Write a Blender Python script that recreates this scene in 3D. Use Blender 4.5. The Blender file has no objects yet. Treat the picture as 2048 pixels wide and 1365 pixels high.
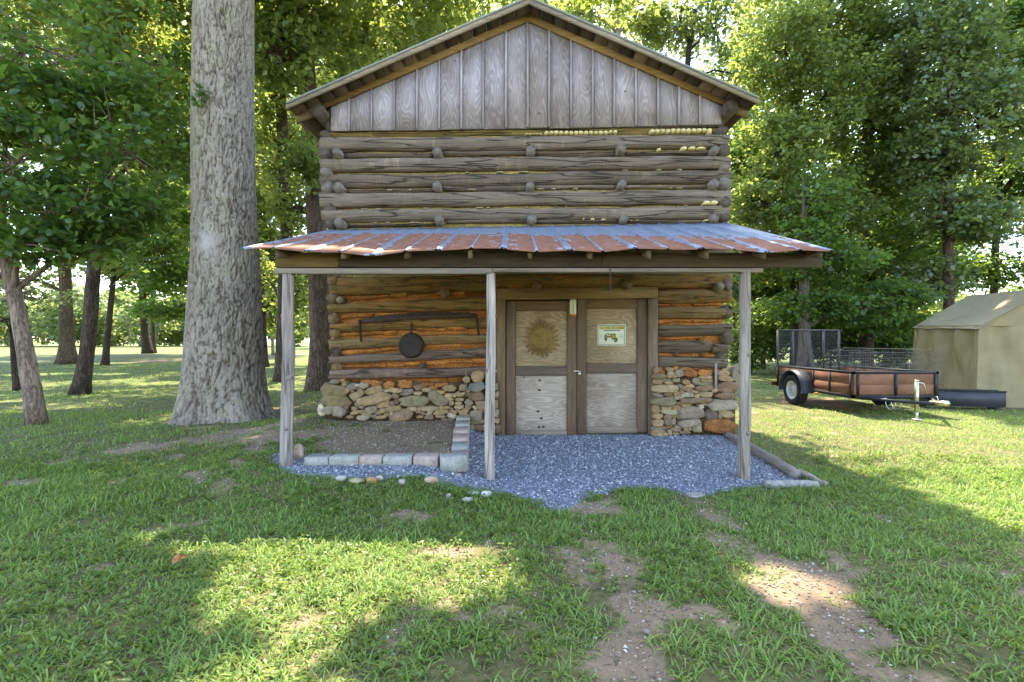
import bpy, math, random
import numpy as np
R = math.radians
random.seed(7)
rng = np.random.default_rng(11)
scene = bpy.context.scene
COL = scene.collection

# ------------------------------------------------------------------ camera, sky, sun, exposure
F, CX, CY, CAMZ = 960.0, 1024.0, 682.5, 1.4
cam_d = bpy.data.cameras.new("camera")
cam_d.sensor_width = 36.0
cam_d.lens = 36.0 * F / 2048.0
cam_d.clip_start, cam_d.clip_end = 0.05, 2000
cam = bpy.data.objects.new("camera", cam_d)
COL.objects.link(cam)
cam.location = (0, 0, CAMZ)
cam.rotation_euler = (R(90), 0, 0)
scene.camera = cam

SUN_EL, SUN_AZ = 60.0, -4.0          # azimuth from +Y, negative = towards -X
world = bpy.data.worlds.new("World")
scene.world = world
world.use_nodes = True
wn = world.node_tree
sky = wn.nodes.new("ShaderNodeTexSky")
sky.sky_type = 'NISHITA'
sky.sun_disc = False
sky.sun_elevation = R(SUN_EL)
sky.sun_rotation = R(SUN_AZ)
sky.air_density = 1.0
sky.dust_density = 1.0
bg = wn.nodes["Background"]
bg.inputs[1].default_value = 0.15
wn.links.new(sky.outputs[0], bg.inputs[0])

sun_d = bpy.data.lights.new("sun", 'SUN')
sun_d.energy = 2.9
sun_d.angle = R(0.5)
sun_d.color = (1.0, 0.93, 0.80)
sun = bpy.data.objects.new("sun", sun_d)
COL.objects.link(sun)
sdir = np.array([math.sin(R(SUN_AZ)) * math.cos(R(SUN_EL)), math.cos(R(SUN_AZ)) * math.cos(R(SUN_EL)), math.sin(R(SUN_EL))])
from mathutils import Vector
sun.rotation_euler = Vector(sdir).to_track_quat('Z', 'Y').to_euler()
sun.location = (0, 30, 40)

scene.view_settings.view_transform = 'Standard'
scene.view_settings.look = 'None'
scene.view_settings.gamma = 1.0
scene.view_settings.use_curve_mapping = False
scene.view_settings.exposure = 2.78
scene.view_settings.use_white_balance = True          # camera set for open shade
scene.view_settings.white_balance_temperature = 7000
scene.cycles.max_bounces = 7
scene.cycles.diffuse_bounces = 4
scene.cycles.glossy_bounces = 2
scene.cycles.transmission_bounces = 6
scene.cycles.caustics_reflective = False
scene.cycles.caustics_refractive = False

# ------------------------------------------------------------------ helpers
def P(px, py, D):
    """point seen at photograph pixel (px, py) lying on the upright plane at distance D"""
    return np.array([(px - CX) * D / F, D, CAMZ + (CY - py) * D / F])

def G(px, py, z=0.0):
    D = (CAMZ - z) * F / (py - CY)
    return np.array([(px - CX) * D / F, D, z])

def _hash(ix, iy, iz, seed):
    h = np.sin(ix * 127.1 + iy * 311.7 + iz * 74.7 + seed * 53.3) * 43758.5453
    return h - np.floor(h)

def vnoise(x, y, z=0.0, seed=0):
    x, y, z = np.broadcast_arrays(np.asarray(x, float), np.asarray(y, float), np.asarray(z, float))
    ix, iy, iz = np.floor(x), np.floor(y), np.floor(z)
    fx, fy, fz = x - ix, y - iy, z - iz
    fx, fy, fz = fx * fx * (3 - 2 * fx), fy * fy * (3 - 2 * fy), fz * fz * (3 - 2 * fz)
    out = 0
    for dx in (0, 1):
        for dy in (0, 1):
            for dz in (0, 1):
                w = (fx if dx else 1 - fx) * (fy if dy else 1 - fy) * (fz if dz else 1 - fz)
                out = out + w * _hash(ix + dx, iy + dy, iz + dz, seed)
    return out * 2 - 1

def fbm(x, y, z=0.0, seed=0, octv=3):
    a, s, t = 1.0, 0.0, 0.0
    for k in range(octv):
        s = s + a * vnoise(np.asarray(x) * 2 ** k, np.asarray(y) * 2 ** k, np.asarray(z) * 2 ** k, seed + k * 7)
        t += a
        a *= 0.5
    return s / t

WLOC = {}
def mesh_np(name, V, faces, smooth=False):
    """faces: list of index arrays (k, n) or a list of tuples"""
    me = bpy.data.meshes.new(name)
    V = np.asarray(V, np.float32).reshape(-1, 3)
    if len(faces) and isinstance(faces[0], np.ndarray) and faces[0].ndim == 2:
        loops = np.concatenate([f.ravel() for f in faces]).astype(np.int32)
        tot = np.concatenate([np.full(len(f), f.shape[1], np.int32) for f in faces])
    else:
        loops = np.fromiter((i for f in faces for i in f), np.int32)
        tot = np.fromiter((len(f) for f in faces), np.int32)
    start = np.concatenate([[0], np.cumsum(tot)[:-1]]).astype(np.int32)
    me.vertices.add(len(V)); me.vertices.foreach_set("co", V.ravel())
    me.loops.add(len(loops)); me.loops.foreach_set("vertex_index", loops)
    me.polygons.add(len(tot)); me.polygons.foreach_set("loop_start", start); me.polygons.foreach_set("loop_total", tot)
    if smooth:
        me.polygons.foreach_set("use_smooth", np.ones(len(tot), bool))
    me.update(calc_edges=True)
    me.validate()
    return me

def wl(o):
    return WLOC.get(o.name, np.zeros(3)) if o is not None else np.zeros(3)

def link(o, parent, origin):
    COL.objects.link(o)
    origin = np.asarray(origin, float)
    WLOC[o.name] = origin
    if parent is not None:
        o.parent = parent
        o.location = origin - wl(parent)
    else:
        o.location = origin
    return o

def obj(name, geo, mat, parent=None, color=None, origin=None, smooth=False):
    """geo = (verts in world coordinates, faces) -> one mesh object"""
    V = np.asarray(geo[0], float).reshape(-1, 3)
    if origin is None:
        origin = (V.min(0) + V.max(0)) / 2
    me = mesh_np(name, V - np.asarray(origin), geo[1], smooth)
    me.materials.append(mat)
    o = bpy.data.objects.new(name, me)
    if color is not None:
        o.color = (*color, 1.0)
    return link(o, parent, origin)

def inst(name, me, parent, origin, color=None, rot=None, scale=None):
    o = bpy.data.objects.new(name, me)
    if color is not None:
        o.color = (*color, 1.0)
    if rot is not None:
        o.rotation_euler = rot
    if scale is not None:
        o.scale = scale
    return link(o, parent, origin)

def empty(name, loc, label=None, cat=None, group=None):
    o = bpy.data.objects.new(name, None)
    o.empty_display_size = 0.2
    link(o, None, loc)
    if label:
        tag(o, label, cat, group)
    return o

def tag(o, label, cat, group=None, kind=None):
    if label: o["label"] = label
    if cat: o["category"] = cat
    if group: o["group"] = group
    if kind: o["kind"] = kind
    return o

class Geo:
    """collects shapes into one mesh"""
    def __init__(self):
        self.V, self.Fc, self.n = [], [], 0
    def add(self, V, Fc):
        V = np.asarray(V, float).reshape(-1, 3)
        self.V.append(V)
        self.Fc += [tuple(int(i) + self.n for i in f) for f in Fc]
        self.n += len(V)
        return self
    def box(self, a, b, bev=0.0):
        return self.add(*box(a, b, bev))
    def tube(self, *a, **k):
        return self.add(*tube(*a, **k))
    @property
    def geo(self):
        return np.concatenate(self.V), self.Fc

def box(a, b, bev=0.0):
    a, b = np.minimum(a, b).astype(float), np.maximum(a, b).astype(float)
    if bev <= 0:
        V = [(x, y, z) for z in (a[2], b[2]) for y in (a[1], b[1]) for x in (a[0], b[0])]
        Fc = [(0, 2, 3, 1), (4, 5, 7, 6), (0, 1, 5, 4), (2, 6, 7, 3), (0, 4, 6, 2), (1, 3, 7, 5)]
        return np.array(V), Fc
    V, Fc = [], []
    bev = min(bev, 0.45 * (b - a).min())
    c, h = (a + b) / 2, (b - a) / 2
    idx = {}
    for sx in (-1, 1):
        for sy in (-1, 1):
            for sz in (-1, 1):
                s = np.array([sx, sy, sz])
                for ax in range(3):
                    v = h.copy()
                    for k in range(3):
                        if k != ax:
                            v[k] -= bev
                    idx[(sx, sy, sz, ax)] = len(V)
                    V.append(c + s * v)
    def face(keys):
        q = [idx[k] for k in keys]
        p = np.array([V[i] for i in q])
        nrm = np.cross(p[1] - p[0], p[2] - p[0])
        if np.dot(nrm, p.mean(0) - c) < 0:
            q = q[::-1]
        Fc.append(tuple(q))
    for ax in range(3):
        o1, o2 = (ax + 1) % 3, (ax + 2) % 3
        for s in (-1, 1):
            ks = []
            for (u, v) in ((-1, -1), (1, -1), (1, 1), (-1, 1)):
                k = [0, 0, 0]; k[ax] = s; k[o1] = u; k[o2] = v
                ks.append((*k, ax))
            face(ks)
    for ax in range(3):
        o1, o2 = (ax + 1) % 3, (ax + 2) % 3
        for u in (-1, 1):
            for v in (-1, 1):
                ks = []
                for s, fa in ((-1, o1), (1, o1), (1, o2), (-1, o2)):
                    k = [0, 0, 0]; k[ax] = s; k[o1] = u; k[o2] = v
                    ks.append((*k, fa))
                face(ks)
    for sx in (-1, 1):
        for sy in (-1, 1):
            for sz in (-1, 1):
                face([(sx, sy, sz, 0), (sx, sy, sz, 1), (sx, sy, sz, 2)])
    return np.array(V), Fc

def tube(path, rad, sides=8, rough=0.0, seed=0, caps=True, freq=3.0, squash=None):
    path = np.asarray(path, float)
    n = len(path)
    rad = np.broadcast_to(np.asarray(rad, float), (n,))
    tan = np.gradient(path, axis=0)
    tan /= np.linalg.norm(tan, axis=1)[:, None] + 1e-9
    ref = np.array([0, 0, 1.0]) if abs(tan[:, 2]).mean() < 0.8 else np.array([0, 1.0, 0])
    u = np.cross(ref, tan); u /= np.linalg.norm(u, axis=1)[:, None] + 1e-9
    v = np.cross(tan, u)
    ang = np.linspace(0, 2 * np.pi, sides, endpoint=False)
    c, s = np.cos(ang), np.sin(ang)
    rr = rad[:, None] * np.ones(sides)[None]
    if rough:
        dist = np.concatenate([[0], np.cumsum(np.linalg.norm(np.diff(path, axis=0), axis=1))])
        rr = rr * (1 + rough * fbm(c[None] * 1.2 + 5, s[None] * 1.2, dist[:, None] * freq, seed))
    sq = 1.0 if squash is None else squash
    V = path[:, None] + rr[..., None] * (u[:, None] * c[None, :, None] + sq * v[:, None] * s[None, :, None])
    V = V.reshape(-1, 3)
    Fc = []
    for i in range(n - 1):
        for k in range(sides):
            k2 = (k + 1) % sides
            Fc.append((i * sides + k, i * sides + k2, (i + 1) * sides + k2, (i + 1) * sides + k))
    if caps:
        Fc.append(tuple(range(sides - 1, -1, -1)))
        Fc.append(tuple((n - 1) * sides + k for k in range(sides)))
    return V, Fc

def prism(poly, y0, y1):
    """polygon in the x-z plane, extruded along y (y0 = front)"""
    n = len(poly)
    V = [(p[0], y0, p[1]) for p in poly] + [(p[0], y1, p[1]) for p in poly]
    Fc = [tuple(range(n)), tuple(range(2 * n - 1, n - 1, -1))]
    for i in range(n):
        j = (i + 1) % n
        Fc.append((i, n + i, n + j, j))
    return np.array(V), Fc

def hewn_log(x0, x1, zt0, zb0, zt1, zb1, yf, depth, seed, seg=44, sides=16, flat=4.6):
    """hand-hewn log along x; front face at yf"""
    t = np.linspace(0, 1, seg)
    xs = x0 + (x1 - x0) * t
    zc = (zt0 + zb0) / 2 * (1 - t) + (zt1 + zb1) / 2 * t + 0.016 * fbm(xs * 0.9, seed * 3.1, 0, seed)
    hh = 0.90 * ((zt0 - zb0) / 2 * (1 - t) + (zt1 - zb1) / 2 * t)
    hh = hh * (1 + 0.14 * fbm(xs * 2.3, seed * 1.7 + 3, 0, seed + 2))
    ang = np.linspace(0, 2 * np.pi, sides, endpoint=False)
    c, s = np.cos(ang), np.sin(ang)
    rr = (np.abs(c) ** flat + np.abs(s) ** flat) ** (-1 / flat)
    wob = 1 + 0.05 * fbm(xs[:, None] * 2.4, c[None] * 1.5 + seed, s[None] * 1.5, seed + 5, 3)
    scal = 0.012 * fbm(xs * 3.1, seed * 2.3, 0, seed + 8)[:, None]
    tilt = 0.030 * fbm(xs * 0.7, seed * 5.3, 0, seed + 9)[:, None] + 0.02
    Y = yf + depth / 2 - (depth / 2) * (c * rr)[None] * wob + (scal - tilt * (s * rr)[None]) * (c > 0.1)[None]
    Z = zc[:, None] + hh[:, None] * (s * rr)[None] * wob
    X = np.broadcast_to(xs[:, None], Y.shape).copy()
    X[0] += 0.012 * rng.standard_normal(sides); X[-1] += 0.012 * rng.standard_normal(sides)
    V = np.stack([X, Y, Z], -1).reshape(-1, 3)
    Fc = []
    for i in range(seg - 1):
        for k in range(sides):
            k2 = (k + 1) % sides
            Fc.append((i * sides + k, i * sides + k2, (i + 1) * sides + k2, (i + 1) * sides + k))
    Fc.append(tuple(range(sides - 1, -1, -1)))
    Fc.append(tuple((seg - 1) * sides + k for k in range(sides)))
    return V, Fc

# ------------------------------------------------------------------ materials
class NT:
    def __init__(self, name):
        self.m = bpy.data.materials.new(name)
        self.m.use_nodes = True
        self.t = self.m.node_tree
        self.out = self.t.nodes["Material Output"]
        self.b = self.t.nodes["Principled BSDF"]
        self.b.inputs["Specular IOR Level"].default_value = 0.25
    def new(self, typ, **kw):
        n = self.t.nodes.new(typ)
        for k, v in kw.items():
            setattr(n, k, v)
        return n
    def put(self, sock, v):
        if isinstance(v, bpy.types.NodeSocket):
            self.t.links.new(v, sock)
        elif v is not None:
            if sock.type == 'RGBA' and len(v) == 3:
                v = (*v, 1)
            sock.default_value = v
    def coord(self, kind="Object"):
        return self.new("ShaderNodeTexCoord").outputs[kind]
    def pos(self):
        return self.new("ShaderNodeNewGeometry").outputs["Position"]
    def island(self):
        return self.new("ShaderNodeNewGeometry").outputs["Random Per Island"]
    def oinfo(self, what):
        return self.new("ShaderNodeObjectInfo").outputs[what]
    def attr(self, name):
        return self.new("ShaderNodeAttribute", attribute_name=name).outputs["Fac"]
    def vmap(self, vec, scale=(1, 1, 1), loc=None):
        n = self.new("ShaderNodeMapping")
        self.put(n.inputs["Vector"], vec)
        n.inputs["Scale"].default_value = scale
        if loc is not None:
            self.put(n.inputs["Location"], loc)
        return n.outputs[0]
    def noise(self, vec, scale=5, detail=4, rough=0.55, dist=0.0):
        n = self.new("ShaderNodeTexNoise")
        self.put(n.inputs["Vector"], vec)
        n.inputs["Scale"].default_value = scale
        n.inputs["Detail"].default_value = detail
        n.inputs["Roughness"].default_value = rough
        n.inputs["Distortion"].default_value = dist
        return n.outputs["Fac"]
    def voro(self, vec, scale=5, feature='F1', rand=1.0, out="Distance"):
        n = self.new("ShaderNodeTexVoronoi", feature=feature)
        self.put(n.inputs["Vector"], vec)
        n.inputs["Scale"].default_value = scale
        n.inputs["Randomness"].default_value = rand
        return n.outputs[out]
    def ramp(self, fac, stops, interp='LINEAR'):
        n = self.new("ShaderNodeValToRGB")
        cr = n.color_ramp
        cr.interpolation = interp
        while len(cr.elements) < len(stops):
            cr.elements.new(0.5)
        for e, (p, c) in zip(cr.elements, stops):
            e.position = p
            e.color = (c, c, c, 1) if isinstance(c, (int, float)) else (*c, 1)
        self.put(n.inputs[0], fac)
        return n.outputs[0]
    def math(self, op, a, b=None, c=None, clamp=False):
        n = self.new("ShaderNodeMath", operation=op, use_clamp=clamp)
        self.put(n.inputs[0], a)
        if b is not None: self.put(n.inputs[1], b)
        if c is not None: self.put(n.inputs[2], c)
        return n.outputs[0]
    def mix(self, a, b, fac=0.5, mode='MIX'):
        n = self.new("ShaderNodeMix", data_type='RGBA', blend_type=mode)
        self.put(n.inputs[0], fac)
        self.put(n.inputs[6], a)
        self.put(n.inputs[7], b)
        return n.outputs[2]
    def sep(self, vec):
        n = self.new("ShaderNodeSeparateXYZ")
        self.put(n.inputs[0], vec)
        return n.outputs
    def bump(self, h, strength=0.5, dist=0.01, normal=None):
        n = self.new("ShaderNodeBump")
        n.inputs["Strength"].default_value = strength
        n.inputs["Distance"].default_value = dist
        self.put(n.inputs["Height"], h)
        if normal is not None:
            self.put(n.inputs["Normal"], normal)
        return n.outputs[0]
    def fin(self, color=None, rough=0.85, normal=None, metal=None):
        if color is not None: self.put(self.b.inputs["Base Color"], color)
        self.put(self.b.inputs["Roughness"], rough)
        if metal is not None: self.put(self.b.inputs["Metallic"], metal)
        if normal is not None: self.put(self.b.inputs["Normal"], normal)
        return self.m
    def rndloc(self):
        r = self.oinfo("Random")
        n = self.new("ShaderNodeCombineXYZ")
        self.put(n.inputs[0], self.math('MULTIPLY', r, 37.0))
        self.put(n.inputs[1], self.math('MULTIPLY', r, 91.0))
        self.put(n.inputs[2], self.math('MULTIPLY', r, 53.0))
        return n.outputs[0]

def stretch(axis, along, across):
    s = [across] * 3
    s['xyz'.index(axis)] = along
    return tuple(s)

def wood(name, axis, contrast=0.5, crack=0.5, bump=0.6, moss=None, checks=False, bdist=0.012, clay=None):
    """weathered wood: tint from the object's own colour, grain along the given axis"""
    n = NT(name)
    co = n.coord()
    loc = n.rndloc()
    g1 = n.noise(n.vmap(co, stretch(axis, 1.6, 26), loc), 1.0, 6, 0.66, 0.2)
    g2 = n.noise(n.vmap(co, stretch(axis, 5, 90), loc), 1.0, 3, 0.6)
    g3 = n.noise(n.vmap(co, stretch(axis, 0.9, 2.2), loc), 1.0, 3, 0.5)
    cr = n.noise(n.vmap(co, stretch(axis, 0.55, 9), loc), 1.0, 2, 0.5, 0.25)
    line = n.math('ABSOLUTE', n.math('SUBTRACT', cr, 0.52))
    crk = n.ramp(line, [(0.0, 0.0), (0.012, 0.7), (0.028, 1.0)])
    v = n.ramp(g1, [(0.25, 1 - contrast), (0.75, 1 + contrast * 0.6)])
    v2 = n.ramp(g2, [(0.3, 0.78), (0.7, 1.16)])
    v3 = n.ramp(g3, [(0.25, 0.72), (0.75, 1.22)])
    c = n.mix(n.oinfo("Color"), v, 1.0, 'MULTIPLY')
    c = n.mix(c, v2, 1.0, 'MULTIPLY')
    c = n.mix(c, v3, 1.0, 'MULTIPLY')
    dark = n.mix(c, (0.30, 0.27, 0.24), 1.0, 'MULTIPLY')
    c = n.mix(dark, c, n.mix((1, 1, 1), crk, crack))
    if checks:   # axe scores across the hewn face, picked out in pale dust
        ck = n.noise(n.vmap(co, stretch(axis, 7.5, 0.9), loc), 1.0, 1, 0.5)
        cl = n.ramp(n.math('ABSOLUTE', n.math('SUBTRACT', ck, 0.55)), [(0.0, 1.0), (0.016, 0.4), (0.035, 0.0)])
        c = n.mix(c, n.mix(c, (1.5, 1.45, 1.35), 1.0, 'MULTIPLY'), n.math('MULTIPLY', n.math('MULTIPLY', cl, 0.9), n.ramp(n.noise(n.vmap(co, (1.2, 6, 6), loc), 1.0, 2), [(0.48, 0.0), (0.6, 1.0)])))
    if moss is not None:
        mo = n.noise(n.vmap(co, (2.2, 3, 6), loc), 1.0, 5, 0.65)
        c = n.mix(c, moss, n.ramp(mo, [(0.48, 0.0), (0.68, 0.65)]))
        mo2 = n.noise(n.vmap(co, (5.0, 5, 11), loc), 1.0, 4, 0.7)
        c = n.mix(c, n.mix(c, (0.42, 0.42, 0.42), 1.0, 'MULTIPLY'), n.ramp(mo2, [(0.52, 0.0), (0.62, 0.8)]))
    if clay is not None:
        cl_ = n.noise(n.vmap(co, (1.3, 3, 9), loc), 1.0, 5, 0.7)
        c = n.mix(c, clay, n.ramp(cl_, [(0.47, 0.0), (0.64, 0.75)]))
    h = n.math('ADD', n.math('MULTIPLY', g1, 0.6), n.math('MULTIPLY', g2, 0.35))
    h = n.math('ADD', h, n.math('MULTIPLY', crk, 0.8))
    return n.fin(c, 0.9, n.bump(h, bump, bdist))

def plywood(name, axis):
    """flat-sawn figure: nested cathedral lines along the axis"""
    n = NT(name)
    co = n.coord(); loc = n.rndloc()
    base = n.noise(n.vmap(co, stretch(axis, 1.0, 5.0), loc), 1.0, 1.5, 0.4, 0.25)
    rings = n.math('SINE', n.math('MULTIPLY', base, 125.0))
    v = n.ramp(rings, [(0.0, 0.80), (0.5, 0.98), (1.0, 1.07)])
    g2 = n.noise(n.vmap(co, stretch(axis, 6, 120), loc), 1.0, 3, 0.6)
    v2 = n.ramp(g2, [(0.3, 0.82), (0.7, 1.12)])
    g3 = n.noise(n.vmap(co, (1.6, 1.6, 1.2), loc), 1.0, 4, 0.6)
    v3 = n.ramp(g3, [(0.3, (0.62, 0.55, 0.48)), (0.55, (1.0, 1.0, 1.0)), (0.75, (1.12, 1.13, 1.15))])
    c = n.mix(n.oinfo("Color"), v, 1.0, 'MULTIPLY')
    c = n.mix(c, v2, 1.0, 'MULTIPLY')
    c = n.mix(c, v3, 1.0, 'MULTIPLY')
    vk = n.voro(n.vmap(co, (1.7, 1.7, 1.7), loc), 1.6)
    c = n.mix(c, (0.10, 0.065, 0.04), n.ramp(vk, [(0.0, 0.9), (0.035, 0.75), (0.06, 0.0)]))
    h = n.math('ADD', n.math('MULTIPLY', rings, 0.3), g2)
    return n.fin(c, 0.9, n.bump(h, 0.35, 0.004))

def endgrain(name):
    n = NT(name)
    co = n.coord(); loc = n.rndloc()
    s = n.sep(co)
    ang = n.math('ARCTAN2', s[2], s[0])
    rad = n.math('SQRT', n.math('ADD', n.math('MULTIPLY', s[0], s[0]), n.math('MULTIPLY', s[2], s[2])))
    rings = n.math('SINE', n.math('ADD', n.math('MULTIPLY', rad, 620.0), n.math('MULTIPLY', n.noise(co, 14, 3), 7)))
    an = n.noise(n.vmap(co, (1, 1, 1), loc), 3.0, 2)
    chk = n.math('ABSOLUTE', n.math('SINE', n.math('ADD', n.math('MULTIPLY', ang, 2.0), n.math('MULTIPLY', an, 9))))
    ck = n.ramp(chk, [(0.0, 0.25), (0.09, 1.0)])
    c = n.mix(n.oinfo("Color"), n.ramp(rings, [(0.0, 0.82), (1.0, 1.08)]), 1.0, 'MULTIPLY')
    c = n.mix(c, ck, 1.0, 'MULTIPLY')
    c = n.mix(c, n.ramp(n.noise(n.vmap(co, (1, 1, 1), loc), 16, 5), [(0.3, 0.7), (0.7, 1.2)]), 1.0, 'MULTIPLY')
    return n.fin(c, 0.9, n.bump(n.math('ADD', rings, n.math('MULTIPLY', ck, 3)), 0.5, 0.004))

def tinted(name, scale=8, lo=0.7, hi=1.2, rough=0.85, bump=0.4, bdist=0.01, metal=None, spots=None):
    n = NT(name)
    co = n.coord(); loc = n.rndloc()
    v = n.vmap(co, (1, 1, 1), loc)
    g = n.noise(v, scale, 6, 0.62)
    g2 = n.noise(v, scale * 0.27, 3, 0.5)
    c = n.mix(n.oinfo("Color"), n.ramp(g, [(0.3, lo), (0.7, hi)]), 1.0, 'MULTIPLY')
    c = n.mix(c, n.ramp(g2, [(0.3, (lo + 1) / 2), (0.7, (hi + 1) / 2)]), 1.0, 'MULTIPLY')
    if spots is not None:
        sp = n.noise(v, scale * 0.8, 5, 0.7)
        c = n.mix(c, spots, n.ramp(sp, [(0.52, 0.0), (0.66, 0.8)]))
    return n.fin(c, rough, n.bump(g, bump, bdist), metal)

def leafmat(name, dark, lightc, trans, tf=0.5, gloss=0.05):
    n = NT(name)
    r = n.island()
    c = n.ramp(r, [(0.0, dark), (0.55, tuple((a + b) / 2 for a, b in zip(dark, lightc))), (1.0, lightc)])
    tcol = n.ramp(r, [(0.0, tuple(a * 0.75 for a in trans)), (1.0, tuple(min(1, a * 1.2) for a in trans))])
    d = n.new("ShaderNodeBsdfDiffuse"); n.put(d.inputs["Color"], c)
    t = n.new("ShaderNodeBsdfTranslucent"); n.put(t.inputs["Color"], tcol)
    g = n.new("ShaderNodeBsdfGlossy"); n.put(g.inputs["Color"], (0.8, 0.85, 0.8)); g.inputs["Roughness"].default_value = 0.42
    m1 = n.new("ShaderNodeMixShader"); n.put(m1.inputs[0], tf)
    n.t.links.new(d.outputs[0], m1.inputs[1]); n.t.links.new(t.outputs[0], m1.inputs[2])
    m2 = n.new("ShaderNodeMixShader"); n.put(m2.inputs[0], gloss)
    n.t.links.new(m1.outputs[0], m2.inputs[1]); n.t.links.new(g.outputs[0], m2.inputs[2])
    n.t.links.new(m2.outputs[0], n.out.inputs[0])
    return n.m

def barkmat(name, scale=1.0, lich=None, strength=0.9, bdist=0.05):
    n = NT(name)
    co = n.coord(); loc = n.rndloc()
    v = n.vmap(co, (1, 1, 0.22), loc)
    f1 = n.noise(v, 16 * scale, 5, 0.65, 0.6)
    ridge = n.ramp(n.math('ABSOLUTE', n.math('SUBTRACT', f1, 0.5)), [(0.0, 0.0), (0.05, 0.55), (0.16, 1.0)])
    f2 = n.noise(n.vmap(co, (1, 1, 0.5), loc), 60 * scale, 4, 0.6)
    big = n.noise(n.vmap(co, (1, 1, 0.6), loc), 1.6, 4, 0.55)
    c = n.mix(n.oinfo("Color"), n.ramp(ridge, [(0.0, 0.35), (0.5, 0.9), (1.0, 1.2)]), 1.0, 'MULTIPLY')
    c = n.mix(c, n.ramp(f2, [(0.3, 0.75), (0.7, 1.2)]), 1.0, 'MULTIPLY')
    c = n.mix(c, n.ramp(big, [(0.3, 0.75), (0.7, 1.2)]), 1.0, 'MULTIPLY')
    if lich is not None:
        l = n.noise(n.vmap(co, (1, 1, 0.45), loc), 3.0, 6, 0.7)
        c = n.mix(c, lich, n.math('MULTIPLY', n.ramp(l, [(0.5, 0.0), (0.64, 0.65)]), ridge))
    h = n.math('ADD', n.math('MULTIPLY', ridge, 0.8), n.math('MULTIPLY', f2, 0.3))
    return n.fin(c, 0.95, n.bump(h, strength, bdist))

M_LOG = wood("weathered_log", 'x', 0.42, 0.9, 1.0, checks=True, bdist=0.03)
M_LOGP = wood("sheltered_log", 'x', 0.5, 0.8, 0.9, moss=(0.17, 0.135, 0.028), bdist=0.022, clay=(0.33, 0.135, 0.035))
M_BOARDX = wood("board_along", 'x', 0.35, 0.35, 0.4)
M_BOARDZ = wood("board_upright", 'z', 0.35, 0.3, 0.4)
M_BOARDY = wood("board_deep", 'y', 0.4, 0.5, 0.5)
M_POST = wood("post_wood", 'z', 0.45, 0.8, 0.9)
M_PLYX = plywood("plywood_flat", 'x')
M_SIDING = plywood("siding_wood", 'z')
M_END = endgrain("log_end_grain")
M_STONE = tinted("field_stone", 14, 0.62, 1.28, 0.9, 0.6, 0.02, spots=(0.20, 0.155, 0.10))
def clay_mat():
    n = NT("orange_clay")
    p = n.pos()
    w = n.mix(p, n.new("ShaderNodeTexNoise").outputs["Color"], 0.02)
    cr = n.voro(n.vmap(w, (1, 0.3, 1)), 26, 'DISTANCE_TO_EDGE')
    ck = n.ramp(cr, [(0.0, 0.25), (0.03, 0.85), (0.07, 1.0)])
    g = n.noise(p, 40, 5, 0.65)
    c = n.mix(n.oinfo("Color"), n.ramp(g, [(0.3, 0.62), (0.7, 1.28)]), 1.0, 'MULTIPLY')
    c = n.mix(c, n.ramp(n.noise(p, 5, 4, 0.6), [(0.3, 0.65), (0.7, 1.2)]), 1.0, 'MULTIPLY')
    c = n.mix(c, ck, 1.0, 'MULTIPLY')
    return n.fin(c, 0.95, n.bump(n.math('ADD', g, ck), 0.8, 0.015))
M_CLAY = clay_mat()
M_FOAM = tinted("pale_chinking", 30, 0.8, 1.15, 0.9, 0.5, 0.01)
M_BLOCK = tinted("edging_block", 45, 0.72, 1.2, 0.92, 0.5, 0.006)
M_IRON = tinted("rusty_iron", 18, 0.7, 1.3, 0.75, 0.4, 0.003)
M_METAL = tinted("plain_metal", 20, 0.85, 1.1, 0.35, 0.15, 0.002, metal=0.9)
M_PAINT = tinted("painted_steel", 12, 0.85, 1.12, 0.45, 0.15, 0.002)
M_RUBBER = tinted("rubber", 30, 0.8, 1.2, 0.8, 0.3, 0.002)
M_PLAIN = tinted("plain_paint", 10, 0.92, 1.06, 0.6, 0.1, 0.001)
M_PLANK = tinted("stained_plank", 5, 0.78, 1.15, 0.95, 0.2, 0.004)
M_BARK = barkmat("bark_rough", 1.0, None)
M_BARKS = barkmat("bark_smooth", 0.7, (0.16, 0.17, 0.05), 0.5, 0.02)

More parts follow.
